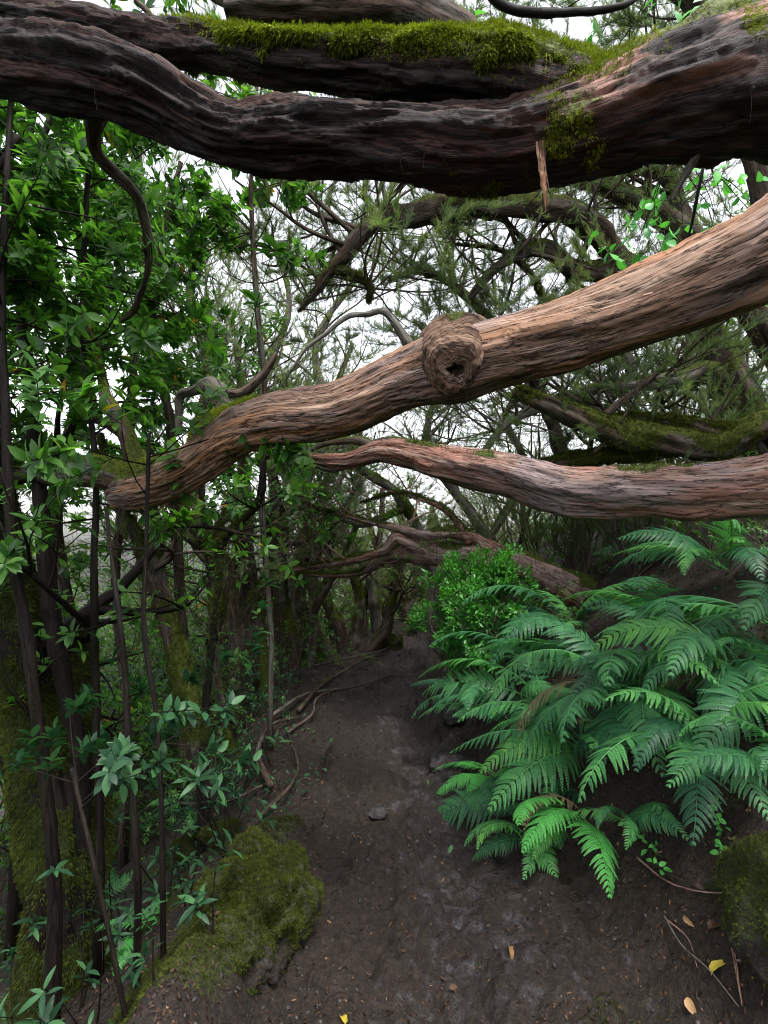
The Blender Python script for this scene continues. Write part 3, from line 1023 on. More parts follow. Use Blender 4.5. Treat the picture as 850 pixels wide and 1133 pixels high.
def sprigs(mb, tips, rs, per, size=(.09, .16), upb=.5, t0=.1):
    per = int(per * 2.1)
    size = (size[0] * .62, size[1] * .66)
    T, D = [], []
    for pts in tips:
        n = len(pts)
        for k in range(per):
            t = rs.uniform(t0, 1) * (n - 1)
            i = int(min(t, n - 2))
            f = t - i
            T.append(pts[i] * (1 - f) + pts[i + 1] * f)
            D.append(nz(nz(pts[i + 1] - pts[i]) + rs.randn(3) * .45 + np.array([0, 0, upb])))
    T, D = np.array(T), np.array(D)
    Mx = frames(D, rs.randn(len(T), 3))
    cl = np.clip(fbm(T * 1.8, 2, 8) * 1.1 + .5, 0, 1)
    stamp(mb, SPRIG[0], SPRIG[1], Mx, T, rs.uniform(size[0], size[1], len(T)), rnd=np.clip(cl * .6 + rs.rand(len(T)) * .4, 0, 1))


def whorls(mb, tips, rs, per, size=(.07, .11), proto=LEAF, nl=(5, 7), t0=.15, bias=0.0):
    T, D, Z = [], [], []
    for pts in tips:
        n = len(pts)
        for k in range(per):
            t = 1.0 * (n - 1) - 1e-3 if k == 0 else rs.uniform(t0, 1) * (n - 1)
            i = int(min(t, n - 2))
            f = t - i
            c = pts[i] * (1 - f) + pts[i + 1] * f
            ax = nz(nz(pts[i + 1] - pts[i]) + np.array([0, 0, .35]))
            s = nz(np.cross(ax, rs.randn(3)))
            s2 = np.cross(ax, s)
            m = rs.randint(nl[0], nl[1] + 1)
            a0 = rs.rand() * 6.28
            for j in range(m):
                a = a0 + j * 2.4
                d = nz((s * math.cos(a) + s2 * math.sin(a)) * rs.uniform(.7, 1.1) + ax * rs.uniform(.1, .9) + np.array([0, 0, -.15]))
                T.append(c - ax * rs.uniform(0, .05))
                D.append(d)
                Z.append(nz(ax + np.array([0, 0, .8]) + rs.randn(3) * .25))
    T, D, Z = np.array(T), np.array(D), np.array(Z)
    Mx = frames(D, Z)
    sz = rs.uniform(size[0], size[1], len(T))
    stamp(mb, proto[0], proto[1], Mx, T, sz, rnd=np.clip(rs.rand(len(T)) + bias, 0, 1))


# ================================================================= SAPLINGS (left side)
def sapling(rows, mat_stem, ntw, seed, label, leafy=(0, 1), tw=(.35, .8), per=3, size=(.075, .12), proto=LEAF, leafmat='laurel', moss=.3, name='laurel_sapling', group='slender saplings on the valley side of the path', nl=(4, 7), nseg=14, ridge=.002):
    rs = np.random.RandomState(seed)
    p, r = spec(rows, 14)
    # carry the stem down to the soil
    foot = p[0].copy()
    g = gz(foot[0], foot[1])
    if foot[2] > g:
        dn = np.array([foot[0], foot[1], g - .05])
        p = np.vstack([dn, (foot + dn) / 2, p])
        r = np.concatenate([[r[0] * 1.2, r[0] * 1.05], r])
    org = p[0]
    t = empty(name, org, label, 'tree', group)
    mb = MB()
    tube(mb, p, r, nseg, ridge=ridge, seed=seed % 30, flute=.15, lump=.18, mossy=limb_moss(.1, moss, seed))
    tips, out = [], []
    for k in range(ntw):
        f = rs.uniform(*leafy)
        i = int(f * (len(p) - 2))
        a = rs.uniform(0, 6.28)
        d = np.array([math.cos(a), math.sin(a), rs.uniform(-.1, .9)])
        grow(rs, p[i], d, rs.uniform(*tw), min(.006, r[i] * .5), 3, 4, out, tips, .08, .22, .02, (2, 3), (.4, .7))
    for pts, rad, l in out:
        tube(mb, pts, rad, 4, cap=False)
    mb.build('trunk', M[mat_stem], t, org)
    if tips:
        lm = MB()
        whorls(lm, tips, rs, per, size, proto, nl)
        lm.build('crown', M[leafmat], t, org)
    return t


saps = [
    # rows bottom -> top (px, py, depth, w)
    ([(62, 1000, 2.5, 15), (52, 880, 2.5, 14), (32, 720, 2.5, 13), (14, 600, 2.5, 11), (6, 450, 2.55, 9), (2, 330, 2.6, 8), (10, 150, 2.7, 6), (20, 20, 2.8, 4)], 24, (.5, 1), 'laurel sapling with a straight black stem leaning beside the mossy stump'),
    ([(92, 850, 3.0, 18), (60, 700, 3.0, 19), (50, 600, 3.0, 18), (36, 460, 3.05, 15), (24, 330, 3.1, 12), (30, 180, 3.2, 8), (50, 40, 3.3, 5)], 30, (.45, 1), 'thickest of the black laurel stems, with a dense crown'),
    ([(112, 960, 2.9, 9), (108, 820, 2.9, 9), (104, 650, 2.9, 8), (106, 520, 2.95, 7), (92, 380, 3.0, 6), (96, 220, 3.1, 5), (110, 60, 3.2, 3)], 30, (.45, 1), 'thin upright laurel stem between two thicker black ones'),
    ([(152, 1090, 2.15, 8), (152, 960, 2.15, 8), (143, 820, 2.2, 7), (134, 700, 2.2, 6), (124, 620, 2.25, 5), (118, 560, 2.3, 3)], 0, (.6, 1), 'bare straight stick-like sapling rising from the dark soil'),
    ([(181, 1080, 2.3, 7), (180, 950, 2.3, 6), (174, 800, 2.35, 5), (160, 700, 2.4, 5), (162, 600, 2.45, 4), (165, 480, 2.5, 4)], 5, (.75, 1), 'thin knotty sapling stem ending under the burled limb'),
    ([(140, 1128, 1.9, 7), (118, 1020, 1.95, 6), (98, 930, 2.0, 5), (80, 850, 2.05, 4)], 5, (.85, 1), 'short bent sapling topped by a spray of long glossy leaves'),
    ([(140, 780, 4.4, 10), (128, 640, 4.3, 10), (140, 520, 4.2, 9), (150, 380, 4.1, 8), (160, 260, 4.1, 6), (150, 120, 4.2, 5)], 34, (.35, 1), 'laurel sapling crossing behind the thin end of the burled limb'),
    ([(205, 760, 4.8, 12), (196, 600, 4.6, 12), (190, 480, 4.4, 10), (170, 370, 4.3, 9), (175, 280, 4.3, 8), (200, 180, 4.4, 5)], 34, (.35, .95), 'curving laurel sapling with yellowing leaves under the dark log'),
    ([(300, 700, 4.3, 6), (290, 560, 4.2, 6), (294, 450, 4.1, 6), (284, 330, 4.0, 6), (278, 220, 4.0, 5), (282, 130, 4.0, 4), (286, 60, 4.0, 3)], 24, (.5, .9), 'hanging leafy laurel stem in front of the bright sky gap'),
    ([(20, 900, 4.0, 14), (-20, 700, 3.9, 14), (-40, 520, 3.8, 13), (-20, 360, 3.7, 10), (20, 220, 3.7, 8), (70, 100, 3.8, 5)], 42, (.35, 1), 'laurel tree filling the outer edge with dense shiny leaves'),
    ([(70, 880, 5.0, 18), (75, 700, 4.9, 18), (60, 560, 4.8, 16), (90, 430, 4.8, 13), (110, 300, 4.8, 10), (100, 180, 4.9, 7)], 46, (.3, 1), 'bushy laurel sapling farther down the slope behind black stems'),
    ([(-60, 900, 3.0, 16), (-110, 650, 2.9, 15), (-90, 430, 2.8, 12), (-40, 260, 2.7, 9), (20, 150, 2.7, 6)], 32, (.4, 1), 'laurel tree reaching in from outside with big pale leaves'),
]
for i, (rows, ntw, lf, lab) in enumerate(saps):
    far = rows[0][2] > 4.1
    sapling(rows, 'bark_grey' if far else 'bark_black', ntw, 100 + i, lab, lf, per=7 if ntw else 0, tw=(.3, .8), proto=LEAF if i % 6 else LEAF_NARROW, size=(.06, .10) if i != 5 else (.05, .075), leafmat='laurel' if i != 5 else 'laurel_dark')

# hanging stub branch under the dark log, top of the left canopy
hb = empty('hanging_branch', P(108, 118, 2.3), 'crooked dark branch hanging down under the wet log among laurel leaves', 'branch')
mb = MB()
p, r = spec([(112, 110, 2.15, 26), (104, 140, 2.2, 18), (106, 168, 2.25, 14), (125, 190, 2.3, 13), (146, 210, 2.35, 11), (158, 235, 2.45, 9), (165, 290, 2.6, 8), (150, 340, 2.8, 7), (135, 355, 2.9, 5)], 16)
tube(mb, p, r, 20, ridge=.004, seed=3, flute=.2, lump=.2, mossy=limb_moss(.1, .5))
mb.build('wood', M['bark_grey'], hb, hb.location)

# big leaf seedlings low in front
def seedling(px, py, depth, h, seed, label, size=(.05, .095), n=3, mat='laurel_dark', per=1, group='seedlings with long glossy leaves on the mossy slope'):
    rs = np.random.RandomState(seed)
    base = P(px, py, depth)
    base[2] = gz(base[0], base[1]) - .02
    t = empty('laurel_seedling', base, label, 'seedling', group)
    out, tips = [], []
    for k in range(n):
        d = np.array([rs.randn() * .35, rs.randn() * .35, 1.0])
        grow(rs, base, d, h * rs.uniform(.7, 1.1), .005, 3, 4, out, tips, .06, .15, .05, (2, 3), (.3, .5))
    mb = MB()
    for pts, rad, l in out:
        tube(mb, pts, rad, 5, cap=False)
    mb.build('stem', M['bark_black'], t, base)
    lm = MB()
    whorls(lm, tips, rs, per, size, LEAF_NARROW, (5, 7))
    lm.build('foliage', M[mat], t, base)
    return t


seeds = [(60, 900, 2.1, .55, 'spray of long leaves beside the mossy stump'), (110, 980, 2.0, .35, 'low dark rosette of leaves between the black stems'), (60, 1080, 1.9, .3, 'shiny rosette at the lower edge on green moss'),
         (170, 1120, 1.75, .18, 'tiny seedling under the bare stick-like stem'), (235, 1060, 1.95, .25, 'small drooping seedling on the dark side of the berm'), (258, 1000, 2.4, .45, 'thin twiggy seedling standing on the mossy berm'),
         (300, 870, 4.0, .5, 'leafy seedling at the edge of the trodden path'), (190, 870, 3.3, .5, 'fresh leafy seedling behind the knotty stem'), (140, 900, 3.0, .55, 'seedling with broad leaves on the slope below the berm'), (20, 960, 2.3, .5, 'pale shiny seedling outside the mossy stump'),
         (210, 940, 2.7, .4, 'seedling with few leaves over the mossy stones'), (250, 900, 3.2, .45, 'leafy seedling next to the curved dark stem'), (130, 790, 3.4, .7, 'taller seedling crossing the black stems'), (95, 870, 2.6, .6, 'seedling with a flat whorl of big leaves')]
for i, (a, b, c, h, lab) in enumerate(seeds):
    seedling(a, b, c, h, 200 + i, lab, n=1 + i % 3, mat='laurel_dark')

# ================================================================= individual mid trees with own shapes
def mid_tree(rows_list, mat, seed, label, crown='heather', ntw=12, group='gnarled trees along the valley side of the path', mossn=2500, mthr=.0, mk=.9, twl=(.5, 1.1), name='tree_heather', nseg=22, per=26, moff=.15, msz=.018, mossm='moss_dull'):
    rs = np.random.RandomState(seed)
    p0, _ = spec(rows_list[0], 6)
    g = gz(p0[0][0], p0[0][1])
    org = np.array([p0[0][0], p0[0][1], g])
    t = empty(name, org, label, 'tree', group)
    mb, mm = MB(), MB()
    ends = []
    for j, rows in enumerate(rows_list):
        p, r = spec(rows, 22)
        if j == 0 and p[0][2] > g - .05:
            dn = np.array([p[0][0], p[0][1], g - .15])
            k = np.linspace(0, 1, 6, endpoint=False)[:, None]
            p = np.vstack([dn * (1 - k) + p[0] * k, p])
            r = np.concatenate([r[0] * (1.35 - .35 * k[:, 0]), r])
        V, N = tube(mb, p, r, nseg, ridge=.006, fine=.003, seed=(seed + j) % 40, flute=.3, lump=.25, twist=.4, mossy=limb_moss(mthr, mk, seed))
        if mossn:
            moss_tufts(mm, V, N, sstep(-.1, .4, fbm(V * 3, 2, 50 + seed) + N[:, 2] * .4 + moff), int(mossn * 1.5) // len(rows_list), msz, .6, seed + j)
        ends.append((p, r))
    out, tips = [], []
    for k in range(ntw):
        p, r = ends[rs.randint(len(ends))]
        i = int(rs.uniform(.5, .98) * (len(p) - 1))
        a = rs.uniform(0, 6.28)
        d = np.array([math.cos(a), math.sin(a), rs.uniform(0, 1.0)])
        grow(rs, p[i], d, rs.uniform(*twl), max(.008, r[i] * .4), 2, 4, out, tips, .1, .3, .05, (3, 4), (.45, .7))
    for pts, rad, l in out:
        tube(mb, pts, rad, 5 if l == 2 else 4, cap=False)
    tk = mb.build('trunk', M[mat], t, org)
    if mossn:
        mm.build('moss', M[mossm], tk, org, smooth=False)
    if tips:
        lm = MB()
        if crown == 'heather':
            sprigs(lm, tips, rs, per, upb=.6)
            lm.build('crown', M['heather'], t, org)
        else:
            whorls(lm, tips, rs, 2, (.05, .09), LEAF, (4, 6))
            lm.build('crown', M['laurel'], t, org)
    return t


mid_tree([[(72, 1060, 3.0, 84), (66, 960, 3.0, 72), (56, 880, 3.05, 66), (38, 780, 3.1, 60), (22, 680, 3.1, 54), (-10, 560, 3.15, 50), (-20, 400, 3.2, 40)],
          [(80, 1000, 3.0, 40), (104, 960, 3.05, 28), (106, 900, 3.1, 24), (92, 800, 3.2, 30), (85, 700, 3.3, 26)]],
         'bark_black', 1, 'thick shaggy moss covered trunk standing low beside black sapling stems', crown='laurel', ntw=7, mossn=34000, mthr=-.5, nseg=60, moff=.5, msz=.022)
mid_tree([[(232, 895, 4.2, 26), (220, 840, 4.2, 24), (205, 760, 4.2, 24), (190, 700, 4.25, 22), (170, 640, 4.3, 20), (150, 590, 4.35, 15), (130, 555, 4.4, 10), (110, 480, 4.5, 8)],
          [(178, 670, 4.3, 18), (172, 620, 4.3, 16), (168, 570, 4.3, 12), (160, 500, 4.3, 9)]],
         'bark_grey', 2, 'mossy leaning trunk that forks below the thin end of the burled limb', crown='laurel', ntw=6, mossn=6000, mthr=-.15, nseg=40)
mid_tree([[(226, 892, 3.5, 12), (224, 850, 3.5, 11), (228, 780, 3.5, 9), (236, 700, 3.5, 8), (242, 640, 3.5, 8), (246, 598, 3.5, 9), (265, 580, 3.5, 8), (284, 558, 3.5, 7), (291, 530, 3.5, 6), (294, 480, 3.5, 4)]],
         'bark_black', 3, 'thin dark sapling bending sharply like an elbow', crown='laurel', ntw=3, mossn=900, nseg=18, twl=(.2, .4))
mid_tree([[(292, 800, 6.0, 30), (284, 740, 6.0, 27), (272, 680, 6.0, 22), (258, 640, 6.0, 20), (230, 600, 6.0, 20), (205, 575, 6.0, 16), (190, 540, 6.1, 12)],
          [(270, 670, 6.0, 22), (272, 620, 6.0, 18), (262, 570, 6.0, 14), (270, 500, 6.1, 10), (262, 430, 6.2, 7)]],
         'bark_grey', 4, 'gnarled leaning trunk with a bare pinkish upper limb beside the mossy slope', ntw=8, mossn=9000, nseg=32, moff=.3)
mid_tree([[(318, 805, 6.6, 24), (322, 740, 6.6, 22), (312, 680, 6.6, 22), (306, 640, 6.6, 20), (310, 580, 6.6, 16), (300, 500, 6.7, 10), (310, 430, 6.8, 7)]],
         'bark_grey', 5, 'fluted upright trunk at the edge of the path where it narrows', ntw=7, mossn=7000, nseg=32, moff=.2)
mid_tree([[(348, 790, 7.4, 20), (345, 730, 7.4, 20), (332, 690, 7.4, 20), (330, 640, 7.4, 18), (340, 580, 7.4, 12), (330, 500, 7.5, 8)]],
         'bark_grey', 6, 'dark upright trunk just behind the fluted one', ntw=7, mossn=6000, moff=.2)
mid_tree([[(378, 745, 8.0, 16), (360, 715, 8.0, 16), (340, 690, 8.0, 13), (330, 660, 8.1, 10), (338, 600, 8.2, 8)],
          [(380, 740, 8.0, 14), (378, 700, 8.0, 14), (362, 670, 8.0, 12), (342, 640, 8.0, 10), (340, 590, 8.1, 8)],
          [(384, 738, 8.0, 13), (395, 700, 8.1, 12), (398, 660, 8.1, 11), (388, 620, 8.1, 9), (395, 570, 8.2, 7)],
          [(384, 742, 8.0, 16), (408, 720, 8.0, 15), (425, 700, 8.0, 13), (432, 670, 8.0, 11), (440, 630, 8.0, 9), (436, 580, 8.0, 7)]],
         'bark_grey', 7, 'many stemmed gnarled tree with snaking limbs at the path edge', ntw=14, mossn=9000, nseg=18, moff=.1)
mid_tree([[(452, 708, 10.5, 12), (448, 670, 10.5, 11), (440, 630, 10.5, 10), (446, 590, 10.6, 8), (440, 540, 10.7, 6)], [(450, 690, 10.5, 9), (460, 650, 10.5, 8), (466, 600, 10.5, 7)]],
         'bark_grey', 8, 'slim forked trunk at the crest of the path', ntw=9, mossn=2500)
mid_tree([[(478, 700, 12.0, 11), (474, 660, 12.0, 10), (480, 620, 12.0, 9), (476, 570, 12.0, 7)], [(476, 670, 12.0, 8), (462, 640, 12.0, 7), (458, 600, 12.0, 6)]],
         'bark_grey', 9, 'slim trunk just beyond the crest, beside the bright bush', ntw=9, mossn=2500)
# curving heavy limbs in the middle air, rooted on the bank
mid_tree([[(900, 600, 6.0, 40), (840, 480, 5.6, 38), (760, 330, 5.4, 34), (700, 300, 5.3, 28), (640, 300, 5.2, 20), (600, 275, 5.1, 18), (570, 282, 5.0, 14), (545, 300, 5.0, 10), (520, 330, 5.0, 8)],
          [(700, 300, 5.3, 22), (640, 240, 5.0, 26), (560, 226, 4.8, 28), (500, 226, 4.7, 30), (450, 240, 4.6, 26), (410, 250, 4.6, 20), (385, 280, 4.6, 15), (365, 300, 4.6, 12), (345, 330, 4.6, 7), (330, 345, 4.6, 4)],
          [(370, 297, 4.6, 12), (395, 305, 4.6, 8), (410, 318, 4.6, 7), (408, 335, 4.6, 4)]],
         'bark_grey', 10, 'crooked grey limb arching through the sky gap under the dark log', ntw=34, mossn=3000, group='gnarled trees rooted on the fern bank', twl=(.6, 1.2), nseg=24)
mid_tree([[(960, 640, 5.2, 46), (900, 520, 4.9, 40), (850, 470, 4.7, 34), (800, 495, 4.6, 30), (740, 490, 4.5, 30), (680, 478, 4.4, 28), (640, 462, 4.4, 24), (600, 445, 4.3, 20), (570, 432, 4.3, 14)],
          [(820, 480, 4.65, 22), (760, 470, 4.6, 16), (700, 462, 4.6, 12), (650, 470, 4.6, 8)],
          [(740, 495, 4.5, 18), (690, 502, 4.5, 16), (640, 508, 4.5, 16), (600, 514, 4.5, 10)]],
         'bark_grey', 11, 'moss crusted limb lying behind the pinkish grey limb', ntw=8, mossn=22000, mthr=-.2, mossm='moss_mid', moff=.2, group='gnarled trees rooted on the fern bank', nseg=36)
mid_tree([[(1000, 620, 7.0, 40), (900, 450, 6.6, 34), (800, 300, 6.3, 28), (700, 220, 6.1, 22), (600, 190, 6.0, 16), (520, 200, 6.0, 10)],
          [(800, 300, 6.3, 22), (760, 250, 6.3, 18), (740, 200, 6.3, 16), (700, 150, 6.3, 10)]],
         'bark_grey', 12, 'tree heather with wispy foliage filling the gap between the two upper limbs', ntw=46, mossn=2000, group='gnarled trees rooted on the fern bank', twl=(.7, 1.4), nseg=18)
mid_tree([[(900, 640, 4.4, 34), (880, 420, 4.2, 28), (840, 200, 4.0, 22), (780, 20, 3.8, 18), (680, -60, 3.7, 14), (560, -100, 3.7, 10)],
          [(840, 200, 4.0, 18), (900, 60, 3.9, 14), (960, -80, 3.9, 10)]],
         'bark_grey', 13, 'tree heather whose crown hangs above the dark log', ntw=40, mossn=1500, group='gnarled trees rooted on the fern bank', twl=(.6, 1.2), nseg=18)
# snaking dead branches and the fallen reddish trunk by the bush
T = mid_tree([[(700, 690, 5.6, 54), (640, 655, 5.4, 42), (590, 630, 5.3, 34), (545, 618, 5.3, 28), (500, 612, 5.4, 26), (450, 612, 5.5, 22), (425, 618, 5.6, 14), (400, 632, 5.7, 9), (360, 636, 5.8, 6), (320, 633, 5.9, 4), (285, 630, 6.0, 3)],
          [(470, 612, 5.4, 14), (440, 595, 5.4, 12), (425, 610, 5.4, 10), (395, 618, 5.5, 9), (355, 626, 5.6, 7), (320, 632, 5.7, 5), (300, 645, 5.8, 3)],
          [(560, 615, 5.3, 18), (510, 590, 5.3, 14), (470, 592, 5.3, 10), (440, 585, 5.4, 8), (380, 570, 5.5, 5), (340, 560, 5.6, 3)],
          [(520, 600, 5.3, 12), (500, 570, 5.3, 8), (475, 555, 5.3, 6), (440, 545, 5.4, 4), (400, 556, 5.5, 3)]],
         'bark_pink', 14, 'low reddish trunk with bare snaking branches reaching over the path by the bright bush', ntw=16, mossn=5000, group='gnarled trees rooted on the fern bank', twl=(.5, 1.0), nseg=24, per=8)
mid_tree([[(880, 560, 5.8, 30), (800, 420, 5.5, 26), (740, 420, 5.3, 18), (660, 430, 5.2, 14), (600, 450, 5.1, 11), (560, 470, 5.1, 9), (535, 500, 5.1, 5)],
          [(700, 420, 5.3, 12), (690, 390, 5.3, 10), (640, 400, 5.3, 7), (560, 400, 5.3, 5)]],
         'bark_pale', 15, 'pale thin crooked branch showing under the burled limb', ntw=26, mossn=800, group='gnarled trees rooted on the fern bank', twl=(.5, 1.1), nseg=14)

bare = dict(mossn=1500, nseg=12, twl=(.5, 1.1), per=6, group='tangled bare branches in the thicket')
mid_tree([[(420, 720, 8.8, 14), (410, 640, 8.6, 13), (380, 580, 8.4, 11), (400, 520, 8.2, 9), (370, 450, 8.0, 7), (390, 380, 7.9, 5)], [(400, 620, 8.5, 10), (340, 560, 8.2, 8), (300, 500, 8.0, 6), (290, 430, 7.9, 4)]],
         'bark_pale', 21, 'pale tangle of thin bare branches above the many stemmed tree', ntw=30, **bare)
mid_tree([[(560, 690, 7.5, 16), (540, 600, 7.3, 14), (500, 540, 7.1, 11), (470, 500, 7.0, 8), (480, 440, 6.9, 6)], [(540, 600, 7.3, 10), (580, 520, 7.2, 9), (560, 460, 7.1, 7), (600, 410, 7.0, 5)]],
         'bark_pale', 22, 'grey tangle of bare twigs under the level pinkish limb', ntw=30, **bare)
mid_tree([[(330, 760, 9.5, 16), (300, 640, 9.3, 15), (320, 540, 9.1, 12), (290, 440, 9.0, 10), (320, 340, 8.9, 7), (300, 260, 8.8, 4)], [(310, 580, 9.2, 12), (360, 480, 9.0, 10), (350, 380, 8.9, 8), (400, 300, 8.8, 5)], [(300, 480, 9.0, 9), (240, 400, 9.0, 8), (230, 330, 9.0, 5)]],
         'bark_pale', 23, 'tall wispy tree heather standing against the brightest sky gap', ntw=46, mossn=1500, nseg=12, twl=(.7, 1.5), per=13, group='tangled bare branches in the thicket')
mid_tree([[(250, 800, 7.5, 16), (240, 640, 7.4, 14), (210, 520, 7.3, 12), (230, 420, 7.2, 10), (210, 320, 7.1, 8), (230, 240, 7.0, 5)], [(215, 540, 7.3, 10), (270, 470, 7.2, 8), (260, 380, 7.2, 6)]],
         'bark_grey', 24, 'slim tree heather with sparse brushes behind the mossy stub', ntw=36, mossn=1500, nseg=12, twl=(.6, 1.3), per=13, group='tangled bare branches in the thicket')

mid_tree([[(640, 560, 5.8, 18), (600, 440, 5.6, 14), (560, 380, 5.5, 12), (520, 330, 5.4, 10), (470, 300, 5.3, 8), (430, 310, 5.3, 5)], [(580, 410, 5.5, 10), (600, 330, 5.4, 8), (560, 280, 5.3, 6), (500, 270, 5.3, 4)]],
         'bark_grey', 25, 'twisting thin heather limb with tangled twigs behind the burl', ntw=34, **bare)
mid_tree([[(480, 640, 6.6, 13), (450, 560, 6.5, 12), (400, 520, 6.4, 10), (350, 500, 6.3, 8), (300, 520, 6.2, 5)], [(450, 560, 6.5, 9), (400, 580, 6.4, 8), (350, 560, 6.3, 6), (290, 575, 6.2, 4)]],
         'bark_pale', 26, 'web of pale snaking twigs over the middle of the path', ntw=34, **bare)
mid_tree([[(255, 820, 5.4, 15), (262, 700, 5.4, 14), (240, 600, 5.3, 12), (270, 520, 5.3, 9), (250, 450, 5.3, 7)], [(262, 690, 5.4, 10), (300, 620, 5.4, 8), (290, 560, 5.4, 6)]],
         'bark_grey', 27, 'slender mossy trunk leaning between the elbow sapling and the gnarled trunk', crown='laurel', ntw=10, mossn=5000, nseg=20, moff=.3)

for (a, b, dep, w_, ln, ht, sd, lab) in [(300, 815, 5.6, 11, -30, 330, 31, 'slender mossy trunk leaning downhill in front of the fluted one'), (335, 780, 7.0, 10, 25, 260, 32, 'thin mossy trunk curving over the rim roots'), (262, 850, 4.6, 9, -45, 360, 33, 'thin leaning trunk next to the elbow shaped sapling'),
                                    (400, 740, 8.6, 9, 30, 200, 34, 'slim pale trunk behind the many stemmed tree'), (362, 765, 7.9, 9, -28, 230, 35, 'slim mossy trunk in front of the many stemmed tree'), (425, 725, 9.6, 8, -14, 170, 36, 'thin crooked trunk just before the crest')]:
    rr_ = np.random.RandomState(sd)
    rows = [(a + ln * t + rr_.randn() * 5, b - ht * t, dep + .2 * t, w_ * (1 - .45 * t)) for t in np.linspace(0, 1, 6)]
    mid_tree([rows, [rows[2], (rows[3][0] + 22, rows[3][1] + 8, dep, w_ * .5), (rows[4][0] + 40, rows[4][1], dep, w_ * .35)]], 'bark_grey', sd, lab, ntw=7, mossn=2600, nseg=14, moff=.3, per=14, group='slender mossy trunks along the rim of the path')

# thin pale twig arching into the sky gap, and hanging sticks
def stick(rows, mat, label, name='branch', cat='branch', nseg=8):
    p, r = spec(rows, 14)
    mb = MB()
    tube(mb, p, r, nseg, seed=3, lump=.2, flute=.2, mossy=limb_moss(.4, .3))
    o = mb.build(name, M[mat], None, p[0])
    return tag(o, label, cat)


stick([(455, 385, 3.4, 13), (440, 362, 3.4, 10), (425, 345, 3.4, 8), (405, 348, 3.4, 7), (385, 350, 3.4, 6), (362, 368, 3.4, 5), (340, 385, 3.4, 4), (322, 410, 3.4, 3)], 'bark_pale', 'thin arching twig rising from behind the burl into the bright sky')
stick([(790, 140, 1.95, 9), (772, 170, 1.9, 10), (758, 195, 1.9, 8), (742, 222, 1.9, 4)], 'bark_grey', 'short broken brown stick hanging under the dark log')
stick([(782, 168, 2.3, 3), (772, 215, 2.3, 4), (765, 250, 2.3, 3), (758, 275, 2.3, 2)], 'bark_black', 'thin black twig dangling beside the broken brown stick')
stick([(150, 0, 2.4, 6), (168, 18, 2.4, 6), (178, 38, 2.35, 4)], 'bark_grey', 'small crooked twig standing on top of the mossy log')
stick([(520, -30, 3.0, 9), (560, 8, 3.0, 10), (620, 14, 3.0, 9), (690, 6, 3.0, 7), (720, -20, 3.1, 5)], 'bark_black', 'dark curved twig just above the bright moss')

# ================================================================= TREE PROTOTYPES for the thicket
def proto_heather(seed, H, n_stem, lean, per=13):
    rs = np.random.RandomState(seed)
    org = np.array([0, 0, 0.0])
    out, tips = [], []
    for s in range(n_stem):
        a = rs.uniform(0, 6.28)
        d = np.array([math.cos(a) * lean, math.sin(a) * lean, 1.0])
        grow(rs, org + np.array([math.cos(a), math.sin(a), -.3]) * .12, d, H * rs.uniform(.5, .65),   .058 if n_stem > 1 else .085, 0, 3, out, tips, .2, .22, .03, (5, 6), (.45, .68), .85)
    t = empty('tree_heather', org)
    mb = MB()
    wood(mb, out, seed=seed, moss=.9, thr=-.1)
    mb.build('trunk', M['bark_grey'], t)
    lm = MB()
    sprigs(lm, tips, rs, per if n_stem == 1 else int(per * 1.6 / n_stem), (.10, .17), .6)
    lm.build('crown', M['heather'], t)
    return t


def proto_laurel(seed, H):
    rs = np.random.RandomState(seed)
    org = np.array([0, 0, 0.0])
    out, tips = [], []
    grow(rs, org + np.array([0, 0, -.3]), np.array([rs.randn() * .15, rs.randn() * .15, 1.0]), H * .62, .07, 0, 3, out, tips, .22, .12, .05, (6, 7), (.4, .62), .9)
    t = empty('laurel_tree', org)
    mb = MB()
    wood(mb, out, seed=seed, moss=.7, thr=.0)
    mb.build('trunk', M['bark_grey'], t)
    lm = MB()
    whorls(lm, tips, rs, 3, (.07, .11), LEAF, (4, 6))
    lm.build('crown', M['laurel'], t)
    return t


def proto_shrub(seed, H, size=(.04, .07), mat='laurel_dark', n=7, per=2, name='shrub'):
    rs = np.random.RandomState(seed)
    org = np.array([0, 0, 0.0])
    out, tips = [], []
    for k in range(n):
        a = rs.uniform(0, 6.28)
        grow(rs, org + np.array([0, 0, -.05]), np.array([math.cos(a) * .8, math.sin(a) * .8, 1.0]), H * rs.uniform(.5, .8), .010, 2, 4, out, tips, .09, .22, .05, (3, 4), (.45, .7))
    t = empty(name, org)
    mb = MB()
    for pts, rad, l in out:
        tube(mb, pts, rad, 4, cap=False)
    mb.build('stems', M['bark_grey'], t)
    lm = MB()
    whorls(lm, tips, rs, per, size, LEAF, (4, 6))
    lm.build('foliage', M[mat], t)
    return t


LANDMARKS = [((-.55, 6.6), 'the fluted upright trunk'), ((-.3, 7.9), 'the many stemmed tree'), ((-1.35, 6.0), 'the pinkish leaning trunk'), ((-1.4, 4.2), 'the forked mossy trunk'), ((-1.9, 3.0), 'the shaggy mossy trunk'),
             ((.4, 10.5), 'the slim trunk at the crest'), ((.9, 5.2), 'the bright green bush'), ((1.9, 5.3), 'the low reddish trunk'), ((2.9, 4.4), 'the upper bank ferns'), ((3.8, 6.5), 'the moss crusted limb'),
             ((1.2, 12), 'the bend of the path'), ((-3.5, 9.5), 'the steep valley slope'), ((-6, 14), 'the valley bottom'), ((5, 12), 'the top of the bank'), ((0, 17), 'the end of the wood'), ((-2.2, 12), 'the open gap in the thicket')]
_seen = set()


